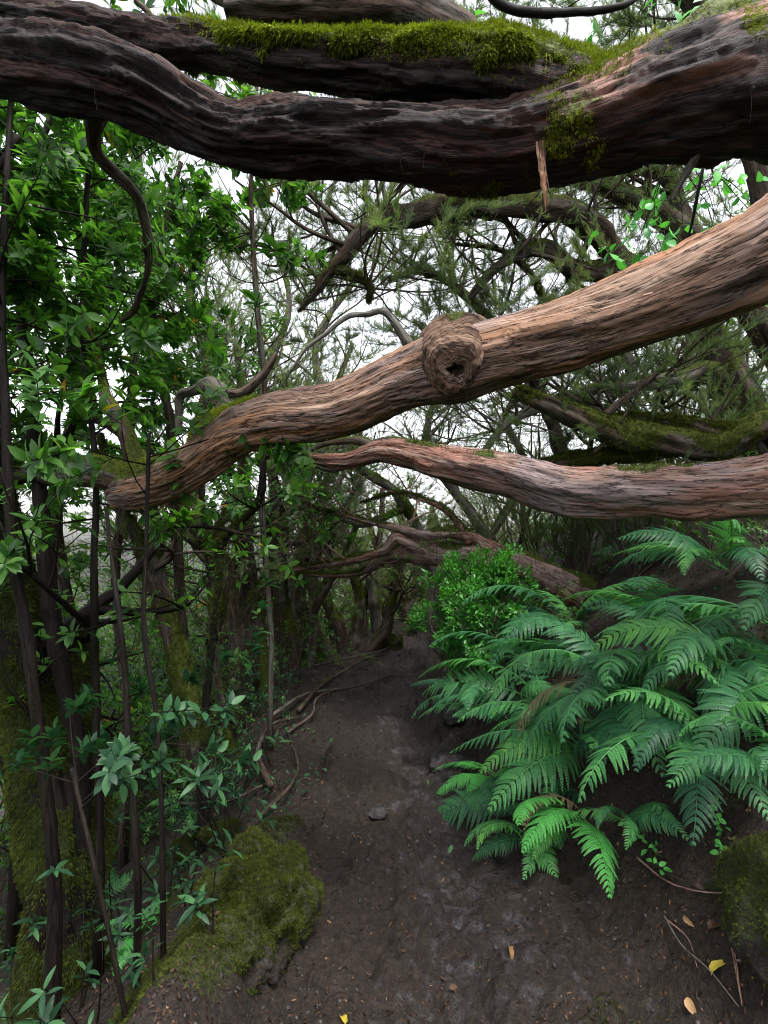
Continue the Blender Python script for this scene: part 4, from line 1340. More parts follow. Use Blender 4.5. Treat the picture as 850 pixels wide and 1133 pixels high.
def place_phrase(x, y, prefix):
    order = sorted(LANDMARKS, key=lambda l: (l[0][0] - x) ** 2 + (l[0][1] - y) ** 2)
    for size in ('', 'small ', 'slender ', 'thin ', 'spreading '):
        for (lx, ly), nm in order[:3]:
            dx, dy = x - lx, y - ly
            if abs(dx) > abs(dy):
                rel = 'uphill of' if dx > 0 else 'downhill of'
            else:
                rel = 'behind' if dy > 0 else 'in front of'
            t = '%s%s %s %s' % (size, prefix, rel, nm)
            if t not in _seen:
                _seen.add(t)
                return t
    return t


class Proto:
    def __init__(self, root, trait):
        self.root, self.trait, self.used = root, trait, False

    def put(self, loc, rz, sc, tilt=(0, 0)):
        o = self.root if not self.used else copy_tree(self.root)
        self.used = True
        o.location = tuple(loc)
        o.rotation_euler = (tilt[0], tilt[1], rz)
        o.scale = (sc, sc, sc)
        return o


HP = [Proto(proto_heather(31, 5.0, 1, .15), 'single stemmed'), Proto(proto_heather(32, 5.2, 2, .35), 'forked'), Proto(proto_heather(33, 4.6, 3, .45), 'three stemmed'), Proto(proto_heather(36, 5.6, 1, .5), 'leaning')]
LP = [Proto(proto_laurel(41, 5.2), 'round crowned'), Proto(proto_laurel(42, 6.0), 'tall narrow')]
SP = [Proto(proto_shrub(51, 1.0, mat='laurel'), 'dark'), Proto(proto_shrub(52, 1.3, (.035, .06), 'laurel'), 'bright leaved'), Proto(proto_shrub(53, .8, (.05, .08), 'laurel_dark', 6), 'broad leaved')]


def zone_unused(x, y):
    if x > np.interp(y, PATH_Y, PATH_X) + .4:
        return 'high on the bank above the ferns' if y < 8 else 'on the far bank behind the bright bush' if x < 5 else 'deep in the wood on the upper bank'
    if y > 11:
        return 'beyond the crest where the path disappears' if x > -2.5 else 'deep in the thicket down the valley'
    return 'on the slope just below the path' if x > -2.5 else 'farther down the valley slope'


rs = np.random.RandomState(77)
tree_spots = [
    # x, y, kind(0-3 heather, 4-5 laurel), scale
    (-2.6, 7.4, 1, .75), (-2.4, 9.6, 3, .85), (-.8, 10.6, 0, .8), (-.4, 12.2, 1, .8), (.4, 13.2, 2, .85),
    (-4.4, 10.4, 1, 1.0), (1.3, 14.0, 3, .85), (-.9, 15.2, 0, .9), (.8, 16.0, 2, .9), (2.4, 16.0, 0, .95), (-5.0, 12.6, 5, 1.0),
    (-3.4, 4.7, 4, .6), (-5.6, 8.4, 4, .9), (-.6, 19, 1, 1.0), (1.4, 18.5, 0, 1.0), (3.4, 18.0, 1, 1.0), 
    (2.6, 7.4, 0, .75), (3.6, 6.6, 2, .8), (4.6, 5.4, 0, .85), (2.2, 9.0, 1, .75), (3.4, 9.0, 3, .8), (4.8, 7.6, 2, .85), (2.6, 11.0, 2, .8), (4.0, 11.0, 0, .8), (5.8, 9.2, 1, .9),
    (3.2, 13.4, 1, .9), (5.0, 13.0, 2, .9), (6.8, 11.5, 3, .95), (1.9, 12.2, 0, .75), (-.3, 11.4, 1, .68), (.5, 12.0, 2, .75), (-1.2, 10.6, 3, .66), (-2.0, 12.4, 1, .85), (-3.3, 12.6, 2, .95), (-1.3, 16.5, 2, 1.0), (5.8, 6.4, 4, .7), (7.2, 8.4, 4, .9), (4.4, 15.5, 0, 1.0), (6.6, 15.0, 1, 1.0), (8.6, 13.0, 2, 1.0),
    (-7, 11, 5, 1.1), (-7.5, 15, 4, 1.2), (-.5, 22, 3, 1.1), (2.8, 22, 1, 1.1), (6, 20, 0, 1.1), (9, 18, 2, 1.1), (-10, 18, 5, 1.3), (1, 28, 2, 1.3),
    (-2.9, -2.2, 4, .8), (1.9, -2.2, 0, .9), (-.9, -3.0, 5, .85), (-4.3, 1.0, 5, .8)]  # unseen trees beside and behind the camera, added to darken the view
for i, (x, y, k, sc) in enumerate(tree_spots):
    pr = (HP + LP)[k]
    o = pr.put((x, y, gz(x, y)), rs.uniform(0, 6.28), sc * rs.uniform(.92, 1.08), (rs.randn() * .06, rs.randn() * .06))
    kind = 'laurel tree' if k > 3 else 'gnarled tree heather'
    tag(o, place_phrase(x, y, '%s %s' % (pr.trait, kind)), 'tree', 'laurel trees in the wood' if k > 3 else 'tree heathers in the wood')

# shrubs of the undergrowth
n = 0
cands = []
for i in range(900):
    y = rs.uniform(2.6, 15)
    x = rs.uniform(-7, 7)
    _, u, tr_, tl_, hw = base_height(np.array(x), np.array(y))
    if tr_ < .8 and tl_ < .22:
        continue
    if tr_ > 0 and y < 3.6:
        continue
    if tl_ > 0 and y < 3.7:
        continue
    if abs(x) > y * .85 + .4:
        continue
    if any((x - a) ** 2 + (y - b) ** 2 < (.42 + .03 * y) ** 2 for a, b in cands):
        continue
    cands.append((x, y))
cands = cands[:110]
for x, y in cands:
    pr = SP[rs.randint(3)]
    right = x > 0.5
    o = pr.put((x, y, gz(x, y)), rs.uniform(0, 6.28), rs.uniform(.55, 1.1) * (.8 if right else .5 if tl_ < .5 else 1.0))
    tag(o, place_phrase(x, y, '%s undergrowth shrub' % pr.trait), 'shrub', 'undergrowth shrubs')

for i in range(26):
    y = rs.uniform(3.9, 9.5)
    x = np.interp(y, PATH_Y, PATH_X) - np.interp(y, PATH_Y, PATH_W) - rs.uniform(.9, 3.4)
    pr = SP[(1, 1, 0, 2)[i % 4]]
    o = pr.put((x, y, gz(x, y)), rs.uniform(0, 6.28), rs.uniform(.9, 1.6))
    tag(o, place_phrase(x, y, 'tall %s slope shrub' % pr.trait), 'shrub', 'tall shrubs on the valley slope')
for (a, b, dep, k_, sc_, lab) in [(272, 800, 5.0, 1, .55, 'bright small shrub tucked beside the rim roots'), (240, 850, 4.2, 0, .55, 'dark small shrub above the moss hummock'), (305, 775, 6.2, 1, .6, 'yellow green shrub at the foot of the fluted trunk'),
                                (262, 870, 3.7, 2, .5, 'broad leaved small shrub on the rim by the crooked root'), (345, 735, 7.4, 1, .6, 'shrub between the fluted trunk and the many stemmed tree'), (215, 830, 4.8, 1, .8, 'bright shrub behind the elbow shaped sapling')]:
    c = P(a, b, dep)
    o = SP[k_].put((c[0], c[1], gz(c[0], c[1])), rs.uniform(0, 6.28), sc_)
    tag(o, lab, 'shrub', 'small shrubs along the rim of the path')
for i in range(24):
    y = rs.uniform(8.5, 15)
    x = np.interp(y, PATH_Y, PATH_X) - rs.uniform(1.2, 6.0)
    o = SP[1].put((x, y, gz(x, y)), rs.uniform(0, 6.28), rs.uniform(1.5, 2.6))
    tag(o, place_phrase(x, y, 'sunlit yellow green shrub'), 'shrub', 'far sunlit shrubs on the valley slope')

# ================================================================= bright green bush
def leafy_bush(px, py, depth, rx, rz, nleaf, label, seed, mat='bush', size=(.028, .045), group=None):
    rs = np.random.RandomState(seed)
    c = P(px, py, depth)
    base = np.array([c[0], c[1], gz(c[0], c[1])])
    t = empty('bush', base, label, 'bush', group)
    out, tips = [], []
    top = c[2] + rz
    H = top - base[2]
    for k in range(22):
        d = nz(rs.randn(3) * np.array([1, 1, .3]) + np.array([0, 0, 1.1]))
        grow(rs, base, d, H * rs.uniform(.5, .8), .010, 2, 4, out, tips, .08, .2, .05, (3, 5), (.4, .6))
    mb = MB()
    for pts, rad, l in out:
        tube(mb, pts, rad, 4, cap=False)
    mb.build('stems', M['bark_grey'], t, base)
    # shell of leaf clusters with uneven lobes
    u = nz(rs.randn(nleaf, 3))
    lob = 1 + .75 * fbm(u * 2.3, 4, seed)
    rr = lob * rs.uniform(.55, 1.0, nleaf) ** .5
    T = c + u * np.array([rx, rx, rz]) * rr[:, None]
    keep = (T[:, 2] > base[2] + .05) & (fbm(T * 7, 2, seed + 3) > -.22)
    T, u = T[keep], u[keep]
    D = nz(u * .7 + rs.randn(len(T), 3) * .55 + np.array([0, 0, .1]))
    Z = nz(u + np.array([0, 0, 1.0]) + rs.randn(len(T), 3) * .3)
    lm = MB()
    stamp(lm, SMALL[0], SMALL[1], frames(D, Z), T, rs.uniform(size[0], size[1], len(T)) * 1.3, rnd=np.clip(.5 * rs.rand(len(T)) + .5 * np.clip(fbm(T * 6, 2, 1) + .5, 0, 1), 0, 1))
    lm.build('foliage', M[mat], t, base)
    return t


leafy_bush(532, 680, 4.75, .40, .47, 17000, 'bright green small leaved bush beside the path, under the low reddish trunk', 1)
leafy_bush(472, 690, 9.4, .30, .28, 2500, 'small yellow green bush at the crest of the path', 2, size=(.04, .06))

# ================================================================= FERNS
def frond_mesh(seed, droop=1.5, e0=.7, npair=21, wid=.24, mat='fern', curl=.0):
    rs = np.random.RandomState(seed)
    ns = 40
    t = np.linspace(0, 1, ns)
    ang = e0 - droop * t ** 1.25
    dx, dz = np.cos(ang), np.sin(ang)
    side = curl * t ** 2
    X = np.concatenate([[0], np.cumsum(dx[:-1])]) / (ns - 1)
    Z = np.concatenate([[0], np.cumsum(dz[:-1])]) / (ns - 1)
    Y = np.cumsum(np.sin(side)) / (ns - 1)
    rach = np.stack([X, Y, Z], -1)
    Tn = nz(np.gradient(rach, axis=0))
    mb = MB()
    tube(mb, rach, np.linspace(.0055, .0012, ns), 5, cap=False)
    mb.A['rnd'][-1] = np.full((len(mb.V[-1]), 1), .9)
    mb.used.add('rnd')
    V, F, Rn = [], [], []
    nlob = 16
    for i in range(npair):
        f = .17 + .81 * (i / (npair - 1)) ** .92
        k = f * (ns - 1)
        i0 = int(min(k, ns - 2))
        c = rach[i0] * (1 - (k - i0)) + rach[i0 + 1] * (k - i0)
        T_ = Tn[i0]
        S = nz(np.cross([0, 0, 1.0], T_) + 1e-6)
        Nn = np.cross(T_, S)
        prof = min(1, .62 + (f - .17) * 2.2) * (1 - ((f - .17) / .83) ** 1.7) ** .85 + .03
        for sgn in (-1, 1):
            if rs.rand() < .03:
                continue
            Lp = wid * prof * rs.uniform(.88, 1.1)
            fw = .42 + .3 * f + rs.randn() * .05
            D0 = nz(S * sgn + T_ * fw + Nn * rs.uniform(-.02, .12))
            dr = rs.uniform(.35, .75)
            jj = np.linspace(0, 1, nlob + 1)
            # pinna midrib curve
            cp = [c]
            d = D0
            for j in range(nlob):
                d = nz(d + np.array([0, 0, -1.0]) * dr * 1.5 / nlob + T_ * .35 / nlob)
                cp.append(cp[-1] + d * Lp / nlob)
            cp = np.array(cp)
            W = .100 * Lp + .007
            rv = np.clip(rs.uniform(.2, .7) + .25 * f, 0, 1)
            for j in range(nlob):
                a, b = cp[j], cp[j + 1]
                dd = nz(b - a)
                q = nz(np.cross(Nn, dd))
                nn = np.cross(dd, q)
                w = W * (1 - jj[j] ** 1.6) * (0.75 + .4 * min(1, j / 2)) * .62 + .002
                e = a + (b - a) * .55
                for s2 in (-1, 1):
                    kk = len(V)
                    tip = (a + e) / 2 + q * s2 * w + dd * w * .55 - nn * w * .12
                    m1 = a + q * s2 * w * .62 + dd * w * .12 + nn * w * .05
                    m2 = e + q * s2 * w * .62 + dd * w * .40 + nn * w * .05
                    V += [a, e, m2, tip, m1]
                    F += [(kk, kk + 1, kk + 2), (kk, kk + 2, kk + 4), (kk + 4, kk + 2, kk + 3)]
                    Rn += [rv, rv, rv, min(1, rv + .15), rv]
            # the terminal point
    mb.add(np.array(V), np.array(F), rnd=np.array(Rn))
    o = mb.build('frond', M[mat], None)
    scene.collection.objects.unlink(o)
    me = o.data
    bpy.data.objects.remove(o)
    return me


FR = [frond_mesh(1, 1.5, .75), frond_mesh(2, 1.9, .95, curl=.5), frond_mesh(3, 1.2, .55, curl=-.4), frond_mesh(4, 1.7, .85, 22, .22), frond_mesh(5, 1.4, .6, 20, .26), frond_mesh(6, 2.2, 1.1, 22, .22, curl=.3)]
FR_B = [frond_mesh(7, 1.6, .7, 22, .26, 'fern_bright'), frond_mesh(8, 1.3, .5, 22, .25, 'fern_bright', .3)]
FR_D = [frond_mesh(9, 2.4, .8, 18, .2, 'fern_brown', .4)]


def fern(x, y, n, az0, az_spread, sc, seed, label, meshes=FR, tilt=.0, group='big ferns arching down the bank', lift=0.0, dead=0):
    rs = np.random.RandomState(seed)
    z = gz(x, y)
    t = empty('fern', (x, y, z), label, 'fern', group)
    for k in range(n):
        ml = FR_D if k < dead else meshes
        o = link(bpy.data.objects.new('frond', ml[rs.randint(len(ml))]))
        o.parent = t
        az = az0 + (k / max(1, n - 1) - .5) * az_spread + rs.randn() * .12
        s = sc * rs.uniform(.65, 1.15)
        o.location = (rs.randn() * .03, rs.randn() * .03, lift)
        o.rotation_euler = (rs.randn() * .30, rs.uniform(-.35, .35) + tilt, az + rs.randn() * .15)
        o.scale = (s, s, s)
        if k < dead:
            o['label'] = 'dry brown hanging frond'
    return t


# crowns of the ferns sit up the bank and pour down towards the path
# azimuth: pi = towards -x (the path), -pi/2 = towards the camera
DH = math.pi * 1.12
ferns = [
    # px, py (foot), depth, n, az0, spread, scale, bright, label
    (690, 800, 3.3, 9, DH, 3.0, .95, 0, 'large fern in the middle of the bank with overlapping fronds'),
    (600, 780, 3.9, 9, DH, 3.2, .95, 0, 'large fern next to the path with fronds touching the soil'),
    (640, 720, 4.4, 9, DH, 3.2, 1.0, 0, 'fern just below the reddish trunk'),
    (760, 750, 3.4, 9, DH, 2.8, .95, 0, 'fern high on the bank with a long drooping frond'),
    (860, 720, 3.1, 9, DH, 2.6, .95, 0, 'tallest fern, half outside the view under the pinkish limb'),
    (850, 800, 2.6, 8, DH, 2.2, .70, 0, 'fern with fronds hanging over the lower bank'),
    (770, 850, 2.5, 8, math.pi * 1.32, 2.0, .78, 0, 'fern hanging in a fan above the mossy boulder'),
    (590, 860, 3.2, 7, math.pi * 1.2, 2.8, .62, 0, 'short fern at the foot of the bank'),
    (640, 868, 2.75, 4, math.pi * 1.27, 1.0, .72, 1, 'bright yellow green fern frond spray reaching to the path'),
    (540, 780, 4.5, 8, DH, 3.4, .70, 0, 'low fern spilling onto the path below the bright bush'),
    (600, 745, 5.1, 7, DH, 3.2, .55, 0, 'small dull fern beneath the bright bush'),
    (720, 650, 5.2, 7, DH, 3.0, .7, 0, 'far fern behind the heather brush on the bank'),
    (880, 900, 2.1, 6, DH, 2.0, .5, 0, 'grey green fern tuft at the edge of the view'),
    (700, 905, 2.5, 5, math.pi * 1.3, 2.2, .38, 0, 'small shaded fern under the big ones'),
    (615, 900, 2.9, 5, math.pi * 1.15, 2.4, .42, 0, 'small ragged fern with a dry frond beside the path'),
    (590, 885, 2.85, 5, math.pi * 1.2, 2.0, .40, 0, 'small fern at the soil edge leaning over the path'),
    (545, 830, 3.7, 6, DH, 2.8, .50, 1, 'light green fern tuft spilling over the rounded rock'),
    (720, 770, 3.0, 9, math.pi * 1.2, 2.4, .85, 0, 'spreading fern between the mossy boulder and the middle of the bank'),
    (650, 830, 3.1, 8, math.pi * 1.15, 2.6, .80, 0, 'fern pouring straight down to the soil beside the bright frond'),
    (810, 760, 2.8, 8, math.pi * 1.2, 2.2, .75, 0, 'fern arching over the creeper leaves'),
    (560, 820, 4.0, 8, DH, 3.0, .66, 0, 'fern draped over the smooth dark rock'),
    (800, 715, 3.9, 9, DH, 2.8, .9, 0, 'fern with long level fronds high on the bank'),
]
for i, (px, py, dep, n, az, sp_, sc, br, lab) in enumerate(ferns):
    c = P(px, py, dep)
    fern(c[0], c[1], n, az, sp_, sc, 300 + i, lab, FR_B if br else FR, lift=.05 if sc > .5 else .02, dead=1 if i % 3 == 2 else 0)
for i, (x_, y_, sc, lab) in enumerate([(2.3, 1.7, .9, 'fern on the bare upper bank beyond the mossy boulder'), (1.75, .7, .7, 'fern standing low on the bank nearest the viewer'), (3.1, 2.4, .9, 'fern under the root end of the pinkish limb')]):
    fern(x_, y_, 8, DH, 3.4, sc, 450 + i, lab)
for i, (px, py, dep, sc, lab) in enumerate([(165, 1000, 2.9, .30, 'tiny fern on the slope beyond the knotty stem'), (210, 830, 4.2, .4, 'small fern on the mossy slope behind the curved stem'), (120, 830, 4.0, .45, 'small fern below the leaning mossy trunk')]):
    c = P(px, py, dep)
    fern(c[0], c[1], 6, 0, 5.5, sc, 400 + i, lab, FR_B if i == 0 else FR, group='small ferns on the valley slope')

# low brush of heather on the bank under the level limb
def brush(px, py, depth, h, n, seed, label):
    rs = np.random.RandomState(seed)
    c = P(px, py, depth)
    base = np.array([c[0], c[1], gz(c[0], c[1])])
    t = empty('heather_bush', base, label, 'bush', 'heather bushes on the bank')
    out, tips = [], []
    for k in range(n):
        d = nz(rs.randn(3) * np.array([.7, .7, .2]) + np.array([0, 0, 1.0]))
        grow(rs, base, d, h * rs.uniform(.5, .85), .012, 2, 4, out, tips, .1, .14, .08, (4, 5), (.45, .7), .5)
    mb = MB()
    for pts, rad, l in out:
        tube(mb, pts, rad, 4, cap=False)
    mb.build('stems', M['bark_grey'], t, base)
    lm = MB()
    sprigs(lm, tips, rs, 14, (.08, .13), 1.0)
    lm.build('foliage', M['heather'], t, base)


brush(640, 640, 5.4, 1.1, 9, 1, 'soft heather bush behind the reddish trunk')
brush(700, 660, 4.9, .9, 8, 2, 'drooping heather bush under the level limb')
brush(600, 600, 6.2, 1.2, 9, 3, 'heather bush above the bright green bush')
brush(780, 600, 5.8, 1.2, 9, 4, 'heather bush on the upper bank behind the ferns')

# ================================================================= GROUND COVER
def ground_normals(x, y):
    e = .02
    zx = (ground_z(x + e, y, False) - ground_z(x - e, y, False)) / (2 * e)
    zy = (ground_z(x, y + e, False) - ground_z(x, y - e, False)) / (2 * e)
    return nz(np.stack([-zx, -zy, np.ones_like(zx)], -1))


rs = np.random.RandomState(9)
# moss carpet
N0 = 420000
y = 1.3 + 6.0 * rs.rand(N0) ** 1.6
x = rs.uniform(-.95, 1.5, N0) * (y * .8 + .3)
m = moss_on_ground(x, y)
near = np.clip(2.6 / y, 0, 1)
keep = rs.rand(N0) < np.clip(m - .3, 0, 1) * 1.5
x, y = x[keep], y[keep]
z = ground_z(x, y)
Nn = nz(ground_normals(x, y) + rs.randn(len(x), 3) * .2)
Xx = nz(np.cross(Nn, rs.randn(len(x), 3)))
mb = MB()
stamp(mb, TUFT[0], TUFT[1], np.stack([Xx, np.cross(Nn, Xx), Nn], -1), np.stack([x, y, z - .001], -1), rs.uniform(.006, .013, len(x)) * (1 + .14 * y), rnd=np.clip(rs.rand(len(x)) * .7 + .5 * fbm(np.stack([x, y, z], -1) * 6, 2, 1), 0, 1))
tag(mb.build('moss_carpet', M['moss_dull'], smooth=False), 'patchy green moss covering the berm and slope', 'moss', kind='stuff')

# leaf litter, bits of bark and twigs beside the path
N0 = 130000
y = 1.2 + 8.0 * rs.rand(N0) ** 1.4
x = rs.uniform(-.95, 1.5, N0) * (y * .8 + .3)
_, u, tr_, tl_, hw = base_height(x, y)
dens = .07 + .9 * sstep(.0, .18, tr_) + .9 * sstep(-.05, .12, tl_)
keep = rs.rand(N0) < dens
x, y = x[keep], y[keep]
z = ground_z(x, y)
k = len(x)
Nn = nz(ground_normals(x, y) + rs.randn(k, 3) * .45)
Xx = nz(np.cross(Nn, rs.randn(k, 3)))
mb = MB()
sz = np.stack([rs.uniform(.005, .022, k), rs.uniform(.004, .012, k), rs.uniform(.006, .02, k)], -1) * (1 + .08 * y)[:, None]
stamp(mb, LEAF[0], LEAF[1], np.stack([Xx, np.cross(Nn, Xx), Nn], -1), np.stack([x, y, z + .003], -1), sz * np.array([1, 1.8, 1.5]), rnd=rs.rand(k) ** 2.2)
tag(mb.build('leaf_litter', M['dead_leaf']), 'brown crumbled leaf litter strewn beside the path', 'leaf litter', kind='stuff')

# low green ground cover on the slope and the bank
N0 = 34000
y = 1.6 + 9.0 * rs.rand(N0) ** 1.3
x = rs.uniform(-.95, 1.5, N0) * (y * .8 + .3)
_, u, tr_, tl_, hw = base_height(x, y)
nn_ = fbm(np.stack([x, y, 0 * x], -1) * 2.2, 3, 88)
keep = rs.rand(N0) < sstep(-.02, .25, tl_) * sstep(-.3, .15, nn_) * sstep(2.6, 3.4, y) + sstep(.15, .6, tr_) * sstep(-.05, .3, nn_) * .5
x, y = x[keep], y[keep]
k = len(x)
z = ground_z(x, y, False)
D = nz(rs.randn(k, 3) * np.array([1, 1, .5]) + np.array([0, 0, .4]))
mb = MB()
hgt = rs.uniform(.01, .10, k)
stamp(mb, LEAF[0], LEAF[1], frames(D, nz(rs.randn(k, 3) * .5 + np.array([0, 0, 1.0]))), np.stack([x, y, z + hgt], -1), rs.uniform(.02, .045, k) * (1 + .04 * y))
tag(mb.build('undergrowth', M['laurel_dark']), 'low small leaved green growth covering the slope and bank', 'undergrowth', kind='stuff')

# pebbles and clods on the path
ico_v = nz(np.array([(0, 0, 1), (.9, 0, .4), (.28, .85, .4), (-.72, .53, .4), (-.72, -.53, .4), (.28, -.85, .4), (.72, .53, -.4), (-.28, .85, -.4), (-.9, 0, -.4), (-.28, -.85, -.4), (.72, -.53, -.4), (0, 0, -1)], float))
ico_f = np.array([(0, 1, 2), (0, 2, 3), (0, 3, 4), (0, 4, 5), (0, 5, 1), (1, 6, 2), (2, 7, 3), (3, 8, 4), (4, 9, 5), (5, 10, 1), (2, 6, 7), (3, 7, 8), (4, 8, 9), (5, 9, 10), (1, 10, 6), (6, 11, 7), (7, 11, 8), (8, 11, 9), (9, 11, 10), (10, 11, 6)])
N0 = 10000
y = 1.4 + 9.0 * rs.rand(N0) ** 1.2
xc = np.interp(y, PATH_Y, PATH_X)
hw = np.interp(y, PATH_Y, PATH_W)
x = xc + rs.uniform(-1.25, 1.25, N0) * hw
keep = fbm(np.stack([x, y, 0 * x], -1) * 3, 2, 5) > -.1
x, y = x[keep], y[keep]
z = ground_z(x, y)
k = len(x)
mb = MB()
s0 = (.0016 + .009 * rs.rand(k) ** 6) * (1 + .1 * y)
stamp(mb, ico_v, ico_f, frames(rs.randn(k, 3), rs.randn(k, 3)), np.stack([x, y, z], -1), np.stack([s0, s0 * rs.uniform(.6, 1, k), s0 * rs.uniform(.5, .9, k)], -1))
gm, gn, gl_ = new_mat('dark_grit')
gb_ = gn.new('ShaderNodeBsdfPrincipled')
gr_ = ramp(gn, [(0.35, (.010, .008, .008)), (0.65, (.055, .048, .048))])
gl_.new(noise(gn, gl_, gn.new('ShaderNodeTexCoord').outputs['Object'], 14, 4).outputs[0], gr_.inputs[0])
gl_.new(gr_.outputs[0], gb_.inputs['Base Color'])
gb_.inputs['Roughness'].default_value = .8
gl_.new(gb_.outputs[0], gn.new('ShaderNodeOutputMaterial').inputs[0])
tag(mb.build('gravel', gm), 'small grit and clods scattered on the trodden soil', 'gravel', kind='stuff')

# individual fallen leaves
def fallen(px, py, size, mat, seed, label, proto=LEAF, cat='leaf', lift=.012, group=None):
    rs = np.random.RandomState(seed)
    p = hit(px, py)
    nrm = ground_normals(np.array([p[0]]), np.array([p[1]]))[0]
    nrm = nz(nrm + rs.randn(3) * .25)
    X = nz(np.cross(nrm, rs.randn(3)))
    v = proto[0].copy()
    v[:, 2] += .25 * np.abs(v[:, 1]) + .12 * np.sin(v[:, 0] * 5)
    Mx = np.stack([X, np.cross(nrm, X), nrm], -1)
    mb = MB()
    stamp(mb, v - np.array([.5, 0, 0]), proto[1], Mx[None], np.array([p + nrm * lift]), np.array([size]), rnd=np.array([rs.rand()]))
    tag(mb.build('fallen_leaf', M[mat], None, p), label, cat, group)


fallen(566, 1052, .085, 'tan_leaf', 3, 'curled tan dead leaf lying alone on the bare path rock', LEAF)
fallen(797, 1073, .075, 'yellow_leaf', 6, 'bright yellow leaf lying beside the mossy boulder', LEAF)
fallen(381, 1126, .055, 'yellow_leaf', 9, 'yellow leaf lying at the lower edge of the dark path', LEAF)
fallen(766, 1120, .05, 'tan_leaf', 12, 'crumpled pale brown leaf under the dry twigs', LEAF_ROUND)
fallen(792, 1033, .05, 'dead_leaf', 14, 'brown leaf caught on the foot of the bank', LEAF_ROUND)
fallen(764, 1020, .05, 'tan_leaf', 15, 'small brown leaf beside the thin curved root')
fallen(502, 1095, .035, 'dead_leaf', 16, 'small reddish scrap of leaf on the bare soil', LEAF_ROUND)
fallen(264, 992, .045, 'tan_leaf', 17, 'reddish leaf resting on the mossy berm', LEAF_ROUND)
fallen(393, 929, .03, 'tan_leaf', 18, 'tiny pale leaf near the middle of the path')
fallen(541, 946, .03, 'tan_leaf', 19, 'tiny cream leaf by the tip of the bright frond')
fallen(775, 983, .05, 'dead_leaf', 20, 'dark dead leaf among the creeper leaves')

# dry twigs and roots on the soil
def ground_stick(pts, w, mat, label, name='twig', cat='twig', lift=.01, seed=0):
    q = np.array([hit(a, b, lift) + np.array([0, 0, c]) for a, b, c in pts])
    c = catmull(q, 12)
    mb = MB()
    rad = np.linspace(w, w * .4, len(c))
    tube(mb, c, rad, 8, lump=.2, flute=.15, seed=seed, mossy=limb_moss(.3, .3, seed))
    return tag(mb.build(name, M[mat], None, q[0]), label, cat)


ground_stick([(705, 958, .02), (740, 985, .02), (780, 997, .02), (828, 1003, .03)], .0045, 'bark_pink', 'thin curved root running along the foot of the bank', 'root', 'root')
ground_stick([(735, 1020, .02), (755, 1058, .03), (785, 1095, .03), (818, 1130, .03)], .003, 'bark_pale', 'long straight dry twig slanting down beside the mossy boulder')
ground_stick([(738, 1030, .03), (762, 1055, .03), (772, 1085, .02)], .0025, 'bark_pink', 'short reddish twig crossing the long dry one')
ground_stick([(815, 1083, .04), (835, 1082, .04), (858, 1078, .05)], .004, 'bark_pale', 'pale twig poking in over the green boulder')
ground_stick([(812, 1060, .02), (816, 1090, .02), (822, 1126, .02)], .007, 'bark_red', 'short thick brown stick upright against the boulder')
ground_stick([(300, 800, .05), (340, 775, .05), (400, 765, .06), (440, 745, .04)], .02, 'bark_grey', 'mossy root lying along the edge of the path', 'root', 'root', seed=3)
ground_stick([(330, 790, .03), (355, 765, .06), (395, 745, .10), (425, 725, .05)], .022, 'bark_grey', 'arched mossy root below the many stemmed tree', 'root', 'root', seed=4)
ground_stick([(300, 880, .05), (285, 850, .10), (300, 815, .08), (330, 800, .04)], .025, 'bark_grey', 'mossy root curling round the rim of the slope', 'root', 'root', seed=5)
ground_stick([(345, 740, .02), (385, 735, .07), (420, 725, .05), (447, 712, .03)], .018, 'bark_grey', 'low mossy root running up to the crest along the path edge', 'root', 'root', seed=8)
ground_stick([(318, 815, .03), (345, 800, .06), (352, 778, .05), (385, 760, .03)], .014, 'bark_grey', 'bare brown root looping at the narrowest path edge', 'root', 'root', seed=9)
ground_stick([(290, 905, .02), (320, 885, .06), (330, 855, .05), (325, 830, .02)], .014, 'bark_grey', 'crooked root dropping from the rim behind the moss hummock', 'root', 'root', seed=10)
ground_stick([(405, 762, .01), (430, 750, .025), (452, 752, .01)], .010, 'bark_grey', 'smooth worn root crossing the soil of the path', 'root', 'root', seed=12)
ground_stick([(358, 852, .0), (362, 836, .035), (369, 826, .0)], .008, 'bark_black', 'short dark root stub sticking out of the path', 'root', 'root', seed=6)
ground_stick([(140, 880, .05), (200, 905, .1), (250, 900, .08), (290, 880, .05)], .016, 'bark_grey', 'mossy fallen stick on the slope under the curved stem', seed=7)

